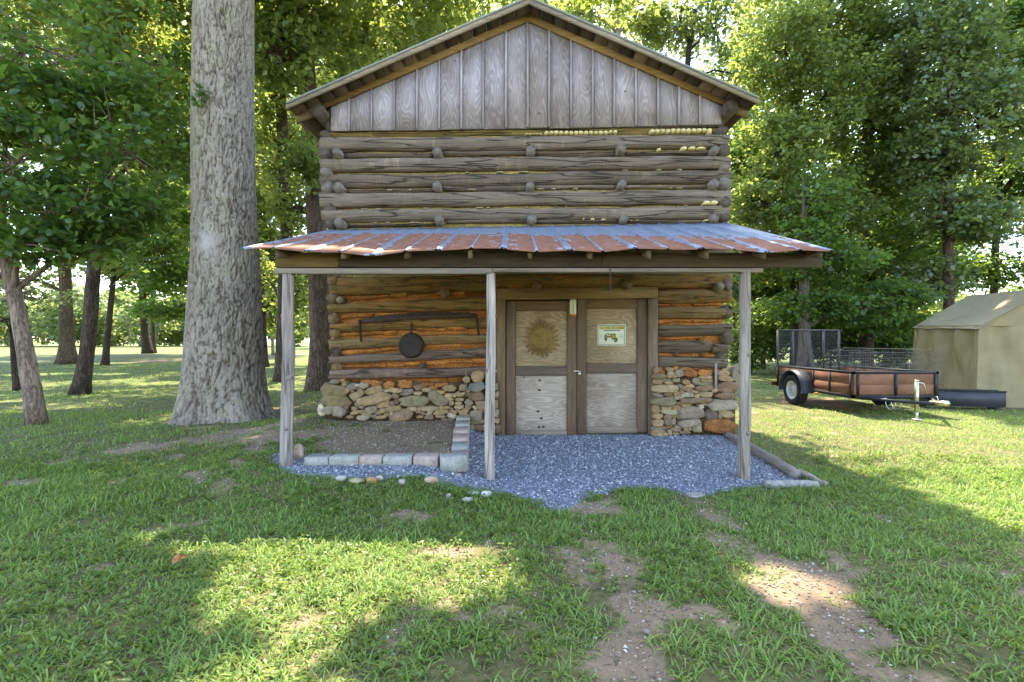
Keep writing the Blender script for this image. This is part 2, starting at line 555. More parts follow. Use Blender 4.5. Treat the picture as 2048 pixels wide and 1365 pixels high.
def rust_roof():
    n = NT("rusty_tin")
    co = n.coord("Object"); p = n.pos()
    s = n.sep(p)
    n1 = n.noise(p, 2.2, 5, 0.6)
    n2 = n.noise(n.vmap(p, (1, 0.35, 1)), 13, 4, 0.65)
    n3 = n.noise(p, 60, 3, 0.6)
    # bare zinc towards the wall, worn primer towards the eave: boundary wanders, starts lower towards +x
    e = n.math('ADD', n.math('SUBTRACT', s[1], 6.1), n.math('MULTIPLY', s[0], 0.17))
    e = n.math('ADD', e, n.math('MULTIPLY', n.math('SUBTRACT', n1, 0.5), 1.5))
    e = n.math('ADD', e, n.math('MULTIPLY', n.math('SUBTRACT', n2, 0.5), 1.5))
    rib = n.attr("rib")
    zinc = n.math('MAXIMUM', n.ramp(e, [(0.0, 0.0), (0.06, 1.0)]), n.ramp(n.math('ADD', rib, n.math('MULTIPLY', n.math('SUBTRACT', n2, 0.5), 2.0)), [(0.42, 0.0), (0.56, 1.0)]))
    rust = n.ramp(n2, [(0.2, (0.15, 0.062, 0.036)), (0.55, (0.255, 0.105, 0.06)), (0.85, (0.36, 0.175, 0.115))])
    rust = n.mix(rust, n.ramp(n3, [(0.35, 0.82), (0.7, 1.12)]), 1.0, 'MULTIPLY')
    zc = n.ramp(n2, [(0.25, (0.17, 0.20, 0.26)), (0.75, (0.30, 0.345, 0.42))])
    c = n.mix(rust, zc, zinc)
    n.put(n.b.inputs["Roughness"], n.math('SUBTRACT', 0.78, n.math('MULTIPLY', zinc, 0.33)))
    n.put(n.b.inputs["Metallic"], n.math('MULTIPLY', zinc, 0.45))
    n.put(n.b.inputs["Base Color"], c)
    n.put(n.b.inputs["Normal"], n.bump(n1, 0.25, 0.02))
    return n.m
M_TIN = rust_roof()

def ground_mat():
    n = NT("ground")
    p = n.pos()
    dirt = n.attr("dirt"); gra = n.attr("gravel"); far = n.attr("far")
    a = n.noise(p, 1.3, 5, 0.6); b = n.noise(p, 22, 4, 0.65); c = n.noise(p, 140, 3, 0.6)
    gr = n.ramp(b, [(0.25, (0.055, 0.052, 0.018)), (0.5, (0.10, 0.095, 0.032)), (0.8, (0.17, 0.135, 0.065))])
    fg = n.ramp(n.math('ADD', n.math('MULTIPLY', b, 0.5), n.math('MULTIPLY', n.noise(p, 5.0, 5, 0.7), 0.5)), [(0.32, (0.055, 0.075, 0.02)), (0.5, (0.10, 0.12, 0.032)), (0.68, (0.17, 0.165, 0.07))])
    gr = n.mix(gr, fg, far)
    gr = n.mix(gr, n.ramp(a, [(0.3, 0.75), (0.7, 1.25)]), 1.0, 'MULTIPLY')
    so = n.ramp(n.math('ADD', n.math('MULTIPLY', a, 0.6), n.math('MULTIPLY', b, 0.4)), [(0.3, (0.14, 0.098, 0.06)), (0.5, (0.225, 0.157, 0.096)), (0.7, (0.32, 0.215, 0.125))])
    so = n.mix(so, n.ramp(c, [(0.3, 0.65), (0.7, 1.3)]), 1.0, 'MULTIPLY')
    gv = n.ramp(n.voro(p, 60, out="Color"), [(0.1, (0.085, 0.09, 0.11)), (0.9, (0.25, 0.265, 0.32))])
    dm = n.math('ADD', dirt, n.math('MULTIPLY', n.math('SUBTRACT', b, 0.5), 0.5))
    col = n.mix(gr, so, n.ramp(dm, [(0.3, 0.0), (0.6, 1.0)]))
    col = n.mix(col, gv, gra)
    h = n.math('ADD', n.math('MULTIPLY', b, 0.6), n.math('MULTIPLY', c, 0.3))
    return n.fin(col, 0.95, n.bump(h, 0.7, 0.02))
M_GROUND = ground_mat()

def gravel_mat():
    n = NT("gravel_stone")
    c = n.ramp(n.island(), [(0.0, (0.11, 0.112, 0.13)), (0.35, (0.21, 0.213, 0.245)), (0.8, (0.32, 0.322, 0.36)), (0.93, (0.46, 0.455, 0.47)), (1.0, (0.66, 0.63, 0.60))])
    return n.fin(c, 0.8)
M_GRAVEL = gravel_mat()
def pebble_mat():
    n = NT("earth_pebble")
    c = n.ramp(n.island(), [(0.0, (0.14, 0.10, 0.07)), (0.5, (0.28, 0.215, 0.155)), (0.85, (0.42, 0.34, 0.26)), (1.0, (0.6, 0.55, 0.48))])
    return n.fin(c, 0.9)
M_PEBBLE = pebble_mat()

M_GRASS = leafmat("grass_blade", (0.105, 0.17, 0.036), (0.28, 0.38, 0.10), (0.35, 0.48, 0.09), 0.42, 0.02)
M_DRY = leafmat("dry_blade", (0.16, 0.13, 0.07), (0.30, 0.25, 0.14), (0.35, 0.28, 0.13), 0.3, 0.03)
M_WEED = leafmat("weed_leaf", (0.075, 0.12, 0.02), (0.16, 0.21, 0.04), (0.28, 0.38, 0.05), 0.4, 0.03)
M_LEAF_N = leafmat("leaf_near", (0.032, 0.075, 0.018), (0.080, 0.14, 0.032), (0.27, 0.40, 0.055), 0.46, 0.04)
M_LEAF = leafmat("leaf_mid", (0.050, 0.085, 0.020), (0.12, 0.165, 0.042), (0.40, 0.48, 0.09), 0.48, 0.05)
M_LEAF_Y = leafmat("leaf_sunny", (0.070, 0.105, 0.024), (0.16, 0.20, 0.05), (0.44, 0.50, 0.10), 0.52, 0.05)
M_LEAF_B = leafmat("leaf_cool", (0.045, 0.078, 0.028), (0.11, 0.15, 0.062), (0.34, 0.43, 0.09), 0.46, 0.08)
M_LEAF_F = leafmat("leaf_far", (0.085, 0.13, 0.05), (0.16, 0.21, 0.09), (0.38, 0.46, 0.14), 0.5, 0.04)

# ------------------------------------------------------------------ ground
def inpoly(x, y, poly):
    x, y = np.asarray(x, float), np.asarray(y, float)
    r = np.zeros(np.broadcast(x, y).shape, bool)
    n = len(poly)
    for i in range(n):
        x1, y1 = poly[i]; x2, y2 = poly[(i + 1) % n]
        c = ((y1 > y) != (y2 > y)) & (x < (x2 - x1) * (y - y1) / (y2 - y1 + 1e-12) + x1)
        r ^= c
    return r

GRAVEL = [(-2.62, 5.35), (-2.45, 4.98), (-2.1, 4.72), (-1.55, 4.62), (-0.9, 4.66), (-0.2, 4.58), (0.22, 4.30), (0.41, 4.05), (0.60, 4.30), (0.74, 4.46), (1.1, 4.72),
          (1.4, 4.78), (1.77, 4.52), (2.1, 4.66), (2.46, 4.74), (2.98, 4.72), (3.06, 5.6), (3.14, 7.3), (-0.42, 7.3), (-0.62, 6.9), (-0.52, 5.2), (-2.3, 5.25)]
BED = [(-2.36, 5.14), (-0.60, 5.14), (-0.74, 7.3), (-3.1, 7.3), (-2.9, 6.2), (-2.5, 5.4)]

def sstep(a, b, x):
    t = np.clip((np.asarray(x, float) - a) / (b - a), 0, 1)
    return t * t * (3 - 2 * t)

def height(x, y):
    x, y = np.asarray(x, float), np.asarray(y, float)
    z = -0.05 * (1 - sstep(4.6, 7.2, y)) + 0 * x
    z = z + 0.15 * sstep(-0.15, -1.05, x) * sstep(3.9, 4.9, y) * (1 - sstep(7.2, 8.2, y) * 0.6) * (1 - 0.72 * sstep(-2.9, -4.1, x))
    z = z + 0.05 * np.exp(-((x + 3.9) / 1.3) ** 2 - ((y - 7.0) / 1.3) ** 2)
    lw = sstep(-1.0, -3.2, x)
    z = z + 0.10 * lw * sstep(-3.9, -3.1, x) * sstep(5.6, 7.2, y) * (1 - sstep(9, 13, y))
    z = z + lw * 0.45 * sstep(10, 36, y)
    bed = sstep(5.06, 5.2, y) * sstep(-0.52, -0.72, x) * (1 - sstep(7.3, 7.6, y)) * sstep(-3.6, -2.4, x)
    z = np.maximum(z, bed * (0.155 + 0.035 * (y - 5.2)) + (1 - bed) * z)
    z = z + 0.018 * fbm(x * 1.4, y * 1.4, 0, 3) * (1 - inpoly(x, y, GRAVEL) * 0.6)
    return z

def dirt(x, y):
    x, y = np.asarray(x, float), np.asarray(y, float)
    nz = fbm(x * 2.3, y * 2.3, 0, 21, 4)
    t1 = 0 * x
    for (bx, by, rx, ry, a) in ((0.67, 4.12, 0.30, 0.18, 1.1), (0.55, 3.15, 0.25, 0.40, 1.1), (0.55, 2.7, 0.18, 0.3, 0.8), (0.62, 2.22, 0.25, 0.32, 0.85), (1.68, 3.95, 0.16, 0.40, 0.8), (1.62, 3.42, 0.2, 0.28, 0.75), (1.73, 2.84, 0.36, 0.26, 1.1),
                               (1.70, 2.42, 0.24, 0.2, 0.8), (1.63, 2.10, 0.26, 0.18, 0.6), (-0.42, 3.26, 0.34, 0.10, 0.6), (-2.9, 3.7, 0.25, 0.12, 0.45), (-1.2, 2.5, 0.2, 0.1, 0.4), (0.2, 2.75, 0.15, 0.15, 0.45), (-4.2, 6.0, 0.5, 0.2, 0.5)):
        t1 = np.maximum(t1, a * np.exp(-((x - bx) / rx) ** 2 - ((y - by) / ry) ** 2))
    t2 = 0 * x
    mound = 0.62 * np.exp(-((x + 3.6) / 1.2) ** 2 - ((y - 6.6) / 0.95) ** 2)
    m2 = 0.5 * np.exp(-((x + 2.75) / 0.35) ** 2 - ((y - 4.85) / 0.4) ** 2)
    bed = inpoly(x, y, BED) * (0.35 + 0.65 * sstep(-2.6, -1.8, x))
    tr = 0.75 * np.exp(-((x - 7.0) / 1.1) ** 2 - ((y - 11.0) / 0.8) ** 2)
    sp = 0.6 * np.exp(-((x - 6.35) / 0.16) ** 2 - ((y - 6.8) / 0.2) ** 2)
    sc = 0 * x
    d = np.maximum.reduce([t1, t2, mound, m2, bed, tr, sp, sc])
    n2 = fbm(x * 5.5, y * 5.5, 0, 23, 3)
    d = d + (0.85 * nz + 0.75 * n2) * np.clip(d * 3, 0, 1) + 1.5 * np.clip(nz + 0.7 * n2 - 0.30, 0, 1)
    return np.clip(d, 0, 1)

def axis_pts(lo, hi, fine_lo, fine_hi, step):
    mid = np.arange(fine_lo, fine_hi + 1e-6, step)
    def grow(a, b):
        out, s, v = [], step, a
        sign = 1 if b > a else -1
        while (b - v) * sign > 0:
            s = min(s * 1.16, 22)
            v = v + s * sign
            out.append(v)
        return out
    return np.array(sorted(grow(fine_lo, lo)[::-1] + list(mid) + grow(fine_hi, hi)))

gx = axis_pts(-420, 420, -4.2, 4.4, 0.06)
gy = axis_pts(-60, 620, 1.4, 8.0, 0.055)
XX, YY = np.meshgrid(gx, gy)
ZZ = height(XX, YY)
nx, ny = len(gx), len(gy)
gi = np.arange(nx * ny).reshape(ny, nx)
gf = np.stack([gi[:-1, :-1], gi[:-1, 1:], gi[1:, 1:], gi[1:, :-1]], -1).reshape(-1, 4)
ground = obj("ground", (np.stack([XX, YY, ZZ], -1).reshape(-1, 3), [gf]), M_GROUND, origin=(0, 0, 0), smooth=True)
tag(ground, "uneven grassy ground with worn dirt tracks leading up to the barn", None, kind="structure")
for nm, val in (("dirt", dirt(XX, YY)), ("gravel", inpoly(XX, YY, GRAVEL).astype(float)), ("far", np.clip(sstep(9, 16, YY) + sstep(4, 9, np.abs(XX)) * 0.6, 0, 1))):
    at = ground.data.attributes.new(nm, 'FLOAT', 'POINT')
    at.data.foreach_set("value", val.ravel().astype(np.float32))

# ------------------------------------------------------------------ log barn
WY = 7.2                                                             # front wall plane
def wpt(px, py, D=WY):
    p = P(px, py, D)
    return p[0], p[2]
barn = empty("log_barn", (0.2, WY, 0.0), "grey log barn with a wooden gable, stone footing and rusty tin porch roof", "barn")

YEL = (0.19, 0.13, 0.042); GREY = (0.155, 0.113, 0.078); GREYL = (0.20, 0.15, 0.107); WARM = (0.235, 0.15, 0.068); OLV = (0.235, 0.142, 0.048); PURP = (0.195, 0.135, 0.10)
xL, xR = wpt(640, 300)[0], wpt(1459, 300)[0]

# chinking behind the logs: pale upper half, orange clay lower half
xl, zt = wpt(652, 264); xr, zm = wpt(1450, 560)
upper = obj("upper_wall", box((xl, WY + 0.07, zm), (xr, WY + 0.15, zt + 0.35)), M_CLAY, barn, (0.42, 0.315, 0.115))
dl, dr = wpt(992, 700)[0], wpt(1314, 700)[0]
zf = wpt(0, 770)[1]
lg = Geo().box((xl + 0.05, WY + 0.075, zf - 0.1), (dl, WY + 0.15, zm)).box((dr, WY + 0.075, zf - 0.1), (xr, WY + 0.15, zm)).box((dl, WY + 0.075, wpt(0, 598)[1]), (dr, WY + 0.15, zm))
lower = obj("lower_wall", lg.geo, M_CLAY, barn, (0.52, 0.20, 0.05))

def zx3(x, y): return 620 + x * 0.2148, 230 + y * 0.2148
def zx4(x, y): return 1040 + x * 0.2246, 230 + y * 0.2246
def zx7(x, y): return 620 + x * 0.249, 540 + y * 0.249
def zx8(x, y): return 960 + x * 0.2734, 540 + y * 0.2734

def log_px(parent, mat, col, pxl, ytl, ybl, pxr, ytr, ybr, yf, depth, seed, **k):
    x0, zt0 = wpt(pxl, ytl); _, zb0 = wpt(pxl, ybl)
    x1, zt1 = wpt(pxr, ytr); _, zb1 = wpt(pxr, ybr)
    return obj("log", hewn_log(x0, x1, zt0, zb0, zt1, zb1, yf, depth, seed, **k), mat, parent, col, smooth=True)

UP = [(262, 276, 250, 267, YEL, 0.045), (275, 304, 267, 297, GREYL, -0.03), (316, 346, 311, 338, GREYL, -0.035), (348, 377, 339, 368, GREY, -0.02), (384.5, 417, 378.5, 410, GREYL, -0.04),
      (420, 447, 411, 439, GREYL, -0.03), (462, 492, 456, 486, GREY, -0.02), (496, 526, 490, 522, GREY, -0.02)]
for i, (a, b, c, d, colr, dy) in enumerate(UP):
    log_px(upper, M_LOG, colr, 638 + i * 1.6 + random.uniform(-3, 3), a, b, 1458 + i * 0.6 + random.uniform(-3, 3), c, d, WY + dy, 0.24, 10 + i, seg=70)
# thin filler rails wedged between tier poles
for (x0, x1, y0, y1, row) in [(318, 1140, 352, 397, 0), (1250, 2040, 332, 380, 0), (340, 1145, 690, 725, 1), (1240, 2020, 655, 705, 1), (350, 1160, 1018, 1045, 2), (1270, 2040, 985, 1015, 2)]:
    a = zx3(x0, y0); b = zx3(x1, y1)
    log_px(upper, M_LOG, GREY, a[0], a[1], b[1], b[0], a[1] - 1.5, b[1] - 1.5, WY + 0.015, 0.1, 40 + int(x0), seg=20, sides=8)
for (x0, x1, y0, y1, row) in [(140, 845, 318, 362, 0), (940, 1680, 315, 352, 0), (135, 850, 622, 660, 1), (945, 1665, 622, 655, 1), (150, 870, 935, 968, 2), (965, 1690, 935, 962, 2)]:
    a = zx4(x0, y0); b = zx4(x1, y1)
    log_px(upper, M_LOG, GREY if row != 1 else GREYL, a[0], a[1], b[1], b[0], a[1] - 0.5, b[1] - 0.5, WY + 0.015, 0.1, 60 + int(x0), seg=20, sides=8)
# pale lumps of chinking showing along the joints
lumps = []
x = 60
for x in list(range(60, 200, 30)): lumps.append((x, 176, 34, 12))
for x in range(215, 745, 44): lumps.append((x + 20, 164, 46, 32))
for x in (805, 845): lumps.append((x, 156, 42, 26))
for x in range(1160, 1650, 46): lumps.append((x + 16, 150 - (x - 1160) * 0.02, 48, 36))
lumps += [(1685, 150, 50, 46), (1458, 302, 56, 34), (1530, 300, 70, 28), (1610, 302, 80, 22), (1660, 784, 90, 34), (1725, 784, 80, 40), (1235, 314, 34, 26), (645, 934, 40, 20), (745, 936, 46, 16), (565, 930, 18, 14), (1655, 942, 50, 16)]
sph = []
def blob(cx, cz, w, h, yf, d, seed, sides=8):
    r = np.random.default_rng(seed)
    a = np.linspace(0, 2 * np.pi, sides, endpoint=False)
    rr = (np.abs(np.cos(a)) ** 3 + np.abs(np.sin(a)) ** 3) ** (-1 / 3) * (1 + 0.12 * r.standard_normal(sides))
    V, Fc = [], []
    for (s, y) in ((1.0, d), (1.0, 0.35 * d), (0.72, 0.0)):
        for k in range(sides):
            V.append((cx + w / 2 * s * rr[k] * math.cos(a[k]), yf + y, cz + h / 2 * s * rr[k] * math.sin(a[k])))
    for i in range(2):
        for k in range(sides):
            k2 = (k + 1) % sides
            Fc.append((i * sides + k, i * sides + k2, (i + 1) * sides + k2, (i + 1) * sides + k))
    V.append((cx, yf - 0.12 * d, cz))
    for k in range(sides):
        Fc.append((2 * sides + k, 2 * sides + (k + 1) % sides, 3 * sides))
    return np.array(V), Fc
for i, (x, y, w, h) in enumerate(lumps):
    px, py = zx4(x, y)
    cx, cz = wpt(px, py)
    s = 0.2246 * WY / F
    obj("chinking", blob(cx, cz, w * s, h * s * 1.15, WY - 0.03, 0.14, 500 + i), M_FOAM, upper, (0.62, 0.50, 0.235), smooth=True)
r4 = np.random.default_rng(4)
for i in range(34):     # crumbs of the same along the other joints
    row = [(346, 350, 339), (417, 420, 411), (447, 448, 440), (379, 382, 376)][i % 4]
    px = r4.uniform(700, 1400)
    py = row[1] + (row[2] - row[1]) * (px - 640) / 820 - 1
    cx, cz = wpt(px, py)
    obj("chinking", blob(cx, cz, r4.uniform(0.03, 0.14), r4.uniform(0.012, 0.022), WY + 0.0, 0.1, 600 + i, 7), M_FOAM, upper, (0.42, 0.36, 0.20), smooth=True)

# side logs run back from the front corners; only their sawn ends show
def side_log(pxy, r, col, flat=0.0, depth=6.0, D=WY, out=0.03, parent=None, zs=1.0, name="side_log", sides=11):
    r = r * 0.92
    x, z = wpt(*pxy, D)
    ys = np.linspace(WY - out, WY + depth, 6)
    path = np.stack([np.full(6, x), ys, np.full(6, z)], 1)
    V, Fc = tube(path, r, sides, 0.12, int(pxy[0] + pxy[1]), True, 0.4)
    V[:, 2] = z + (V[:, 2] - z) * zs
    V[:sides, 1] += 0.012 * rng.standard_normal(sides)
    return obj(name, (V, Fc), M_END, parent or upper, col, origin=(x, WY, z))
ENDC = (0.125, 0.092, 0.066); ENDG = (0.21, 0.168, 0.13)
for (x, y, r, zs, c) in [(140, 190, 46, 1.0, ENDC), (138, 365, 58, 1.0, ENDC), (152, 540, 62, 1.0, ENDG), (166, 690, 64, 1.15, ENDG), (182, 880, 60, 0.9, ENDC), (188, 1022, 52, 0.95, ENDC)]:
    side_log(zx3(x, y), r * 0.2148 * WY / F, c, zs=zs)
for (x, y, r, zs, c) in [(1800, 145, 52, 0.95, ENDC), (1812, 318, 58, 1.1, ENDC), (1820, 468, 52, 1.0, ENDG), (1824, 610, 60, 1.15, ENDG), (1822, 780, 56, 1.0, ENDC), (1822, 915, 52, 0.9, ENDC)]:
    side_log(zx4(x, y), r * 0.2246 * WY / F, c, zs=zs)
for (x, y, r, zs, c) in [(186, 85, 50, 1.0, WARM), (186, 235, 52, 1.0, WARM), (190, 392, 48, 1.1, WARM), (200, 505, 46, 1.1, WARM), (215, 665, 42, 1.1, ENDC), (212, 785, 40, 1.0, WARM)]:
    side_log(zx7(x, y), r * 0.249 * WY / F, c, zs=zs, parent=lower)
for (x, y, r, zs, c) in [(1812, 110, 44, 1.15, ENDG), (1800, 310, 50, 1.2, GREY), (1805, 500, 44, 1.2, GREY), (1760, 640, 40, 1.2, ENDC)]:
    side_log(zx8(x, y), r * 0.2734 * WY / F, c, zs=zs, parent=lower)
# tier poles poking through the front wall
for (x, y, r) in [(267, 370, 46), (1190, 360, 47), (278, 692, 52), (1190, 680, 46), (290, 1022, 50), (1206, 988, 48)]:
    side_log(zx3(x, y), r * 0.2148 * WY / F, ENDG, out=0.10, name="tier_pole", depth=5.8)
for (x, y, r) in [(95, 332, 46), (890, 322, 46), (1718, 332, 42), (90, 650, 44), (900, 632, 42), (1714, 626, 46), (105, 940, 46), (920, 936, 42), (1716, 930, 42)]:
    side_log(zx4(x, y), r * 0.2246 * WY / F, ENDG, out=0.12 if x == 890 else 0.08, name="tier_pole", depth=5.8)
side_log(zx7(1082, 185), 42 * 0.249 * WY / F, WARM, out=0.07, name="tier_pole", parent=lower, depth=5)
side_log(zx7(905, 770), 22 * 0.249 * WY / F, ENDC, out=0.08, name="tier_pole", parent=lower, depth=0.2)
side_log(zx7(248, 245), 30 * 0.249 * WY / F, (0.3, 0.24, 0.13), out=0.05, name="tier_pole", parent=lower, depth=0.2)
for (x, y, r, c) in [(416, 122, 38, WARM), (1066, 116, 40, WARM), (1735, 126, 36, (0.26, 0.22, 0.13))]:
    side_log(zx8(x, y), r * 0.2734 * WY / F, c, out=0.09, name="tier_pole", parent=lower, depth=5)
for (x, y, r, c) in [(1432, 618, 14, WARM), (1625, 622, 14, WARM), (1615, 512, 20, OLV)]:
    side_log(zx8(x, y), r * 0.2734 * WY / F, c, out=0.05, name="tier_pole", parent=lower, depth=0.2)

# lower logs, sheltered by the porch
a = zx7(165, 0); b = zx8(1840, 0)
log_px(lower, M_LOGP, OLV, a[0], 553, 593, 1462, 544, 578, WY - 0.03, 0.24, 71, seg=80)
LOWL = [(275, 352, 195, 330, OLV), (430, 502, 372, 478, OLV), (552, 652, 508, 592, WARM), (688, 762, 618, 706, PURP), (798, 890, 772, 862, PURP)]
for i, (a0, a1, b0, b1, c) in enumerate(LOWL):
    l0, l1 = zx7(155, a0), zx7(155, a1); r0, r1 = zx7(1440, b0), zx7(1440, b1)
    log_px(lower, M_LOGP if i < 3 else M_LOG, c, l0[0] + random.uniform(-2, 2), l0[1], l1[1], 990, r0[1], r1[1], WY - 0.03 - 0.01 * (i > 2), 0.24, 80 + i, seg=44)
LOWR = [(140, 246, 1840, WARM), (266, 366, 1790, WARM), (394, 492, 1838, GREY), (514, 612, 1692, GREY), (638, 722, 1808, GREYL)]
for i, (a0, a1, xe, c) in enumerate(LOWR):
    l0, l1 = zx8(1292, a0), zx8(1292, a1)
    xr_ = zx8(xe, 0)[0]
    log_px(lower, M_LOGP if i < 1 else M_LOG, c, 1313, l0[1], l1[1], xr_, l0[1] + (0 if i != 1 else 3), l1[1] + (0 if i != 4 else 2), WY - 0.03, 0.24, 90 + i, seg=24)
l0, l1 = zx8(1695, 534), zx8(1695, 620)
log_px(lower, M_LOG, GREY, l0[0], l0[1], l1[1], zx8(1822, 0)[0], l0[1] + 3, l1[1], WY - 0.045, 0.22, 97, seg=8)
# lumps of orange clay pressed into the joints
r5 = np.random.default_rng(5)
def clay_row(p0, p1, hpx, step, z, parent=lower, yf=WY + 0.012):
    """a pressed strip of clay, broken into a few uneven lengths"""
    (x0, y0), (x1, y1) = p0, p1
    n = max(1, int((x1 - x0) / 38 + r5.uniform(0, 1)))
    cuts_ = np.concatenate([[0], np.sort((np.arange(1, n) + r5.uniform(-0.3, 0.3, n - 1)) / n), [1]])
    for k in range(n):
        a, b = cuts_[k], cuts_[k + 1] - 0.004
        sdn = int(r5.integers(1e5))
        (xa0, za0_), (xb0, zb0_) = wpt(x0 + (x1 - x0) * a, y0 + (y1 - y0) * a), wpt(x0 + (x1 - x0) * b, y0 + (y1 - y0) * b)
        h = hpx * WY / F * r5.uniform(0.7, 1.25) / 2
        V, Fc = hewn_log(xa0, xb0, za0_ + h, za0_ - h, zb0_ + h * r5.uniform(0.7, 1.2), zb0_ - h, yf + r5.uniform(-0.004, 0.022), 0.12, sdn, seg=18, sides=10, flat=3.0)
        V = V + np.stack([0 * V[:, 0], 0.012 * fbm(V[:, 0] * 22, V[:, 2] * 22, 0, sdn), 0.010 * fbm(V[:, 0] * 18, V[:, 2] * 9 + 3, 0, sdn)], 1)
        obj("clay_chinking", (V, Fc), M_CLAY, parent, tuple(np.array((0.56, 0.21, 0.055)) * r5.uniform(0.8, 1.15)), smooth=True)
clay_row(zx7(330, 235), zx7(780, 205), 10, 9, 0)
clay_row(zx7(1000, 195), zx7(1230, 190), 8, 12, 0)
clay_row(zx7(240, 385), zx7(500, 370), 8, 11, 0)
clay_row(zx7(245, 525), zx7(700, 505), 12, 14, 0)
clay_row(zx7(860, 480), zx7(1250, 470), 10, 12, 0)
clay_row(zx7(245, 668), zx7(715, 638), 9, 10, 0)
clay_row(zx7(930, 618), zx7(1230, 606), 11, 9, 0)
clay_row(zx7(250, 782), zx7(880, 762), 9, 9, 0)
clay_row(zx7(935, 755), zx7(1400, 735), 10, 12, 0)
clay_row(zx7(1300, 745), zx7(1405, 740), 14, 9, 0)
for (x0, x1, y, h) in [(1300, 1345, 262, 7), (1290, 1340, 385, 12), (1290, 1760, 378, 6), (1290, 1760, 256, 5), (1300, 1420, 630, 9), (1450, 1740, 630, 7), (1640, 1740, 640, 9), (1300, 1600, 505, 4)]:
    clay_row(zx8(x0, y), zx8(x1, y), h, 11, 0)

# ---- gable: upright boards, battens, rake boards
gb = [662, 699, 744, 789, 834.5, 879, 923, 966.5, 1012, 1055, 1098, 1141.5, 1185, 1228, 1271, 1315.5, 1357, 1399, 1442]
apx = 1056.0
def rake_y(px):                      # underside of the rake board, as pixel row on the wall plane
    return 46 + abs(px - apx) * 0.432
def bot_y(px): return 264 - (px - 660) * (13.5 / 782)
gx0, gz0 = wpt(652, 262); gxa, gza = wpt(apx, 40); gx1, gz1 = wpt(1450, 252)
gable = obj("gable", prism([(gx0, gz0), (gx1, gz1), (gx1, wpt(0, 206)[1]), (gxa, gza), (gx0, wpt(0, 208)[1])][::-1], WY + 0.02, WY + 0.06), M_BOARDZ, barn, (0.1, 0.085, 0.07))
for i in range(len(gb) - 1):
    a, b = gb[i], gb[i + 1]
    off = random.uniform(-1.2, 1.2)
    g = 0.45
    pts = [(a + g, bot_y(a) + off), (b - g, bot_y(b) + off)]
    if a < apx < b:
        pts += [(b - g, rake_y(b) - 2), (apx, 44), (a + g, rake_y(a) - 2)]
    else:
        pts += [(b - g, rake_y(b) - 3), (a + g, rake_y(a) - 3)]
    poly = [wpt(*p) for p in pts]
    t = random.uniform(0.88, 1.12)
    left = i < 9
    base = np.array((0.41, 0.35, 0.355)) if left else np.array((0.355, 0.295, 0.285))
    yo = WY - 0.012 - random.uniform(0, 0.006)
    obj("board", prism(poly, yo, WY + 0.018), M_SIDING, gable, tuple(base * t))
    if i > 0:
        w = 2.2 if i in (6, 8, 9, 10, 12, 13, 14, 15, 16, 17) else 1.3
        poly = [wpt(*p) for p in [(a - w, bot_y(a) - 1), (a + w, bot_y(a) - 1), (a + w, rake_y(a) - 3), (a - w, rake_y(a) - 3)]]
        obj("batten", prism(poly, yo - 0.022, yo + 0.012), M_BOARDZ, gable, tuple(base * random.uniform(0.85, 1.15)))
for s in (-1, 1):
    xe = 634 if s < 0 else 1470
    ze = wpt(xe, rake_y(xe))[1]; xw = wpt(xe, 0)[0]
    xa, za = wpt(apx, 47)
    th = 0.118
    obj("rake_board", prism([(xw, ze), (xw, ze + th), (xa, za + th), (xa, za)], WY - 0.055, WY - 0.02), M_BOARDX, gable, (0.30, 0.185, 0.070))
for (px, py, r) in [(645, 231, 0.115), (1455, 223, 0.12)]:
    side_log((px, py), r, (0.10, 0.075, 0.055), out=0.16, parent=gable, name="plate_log", zs=0.9)

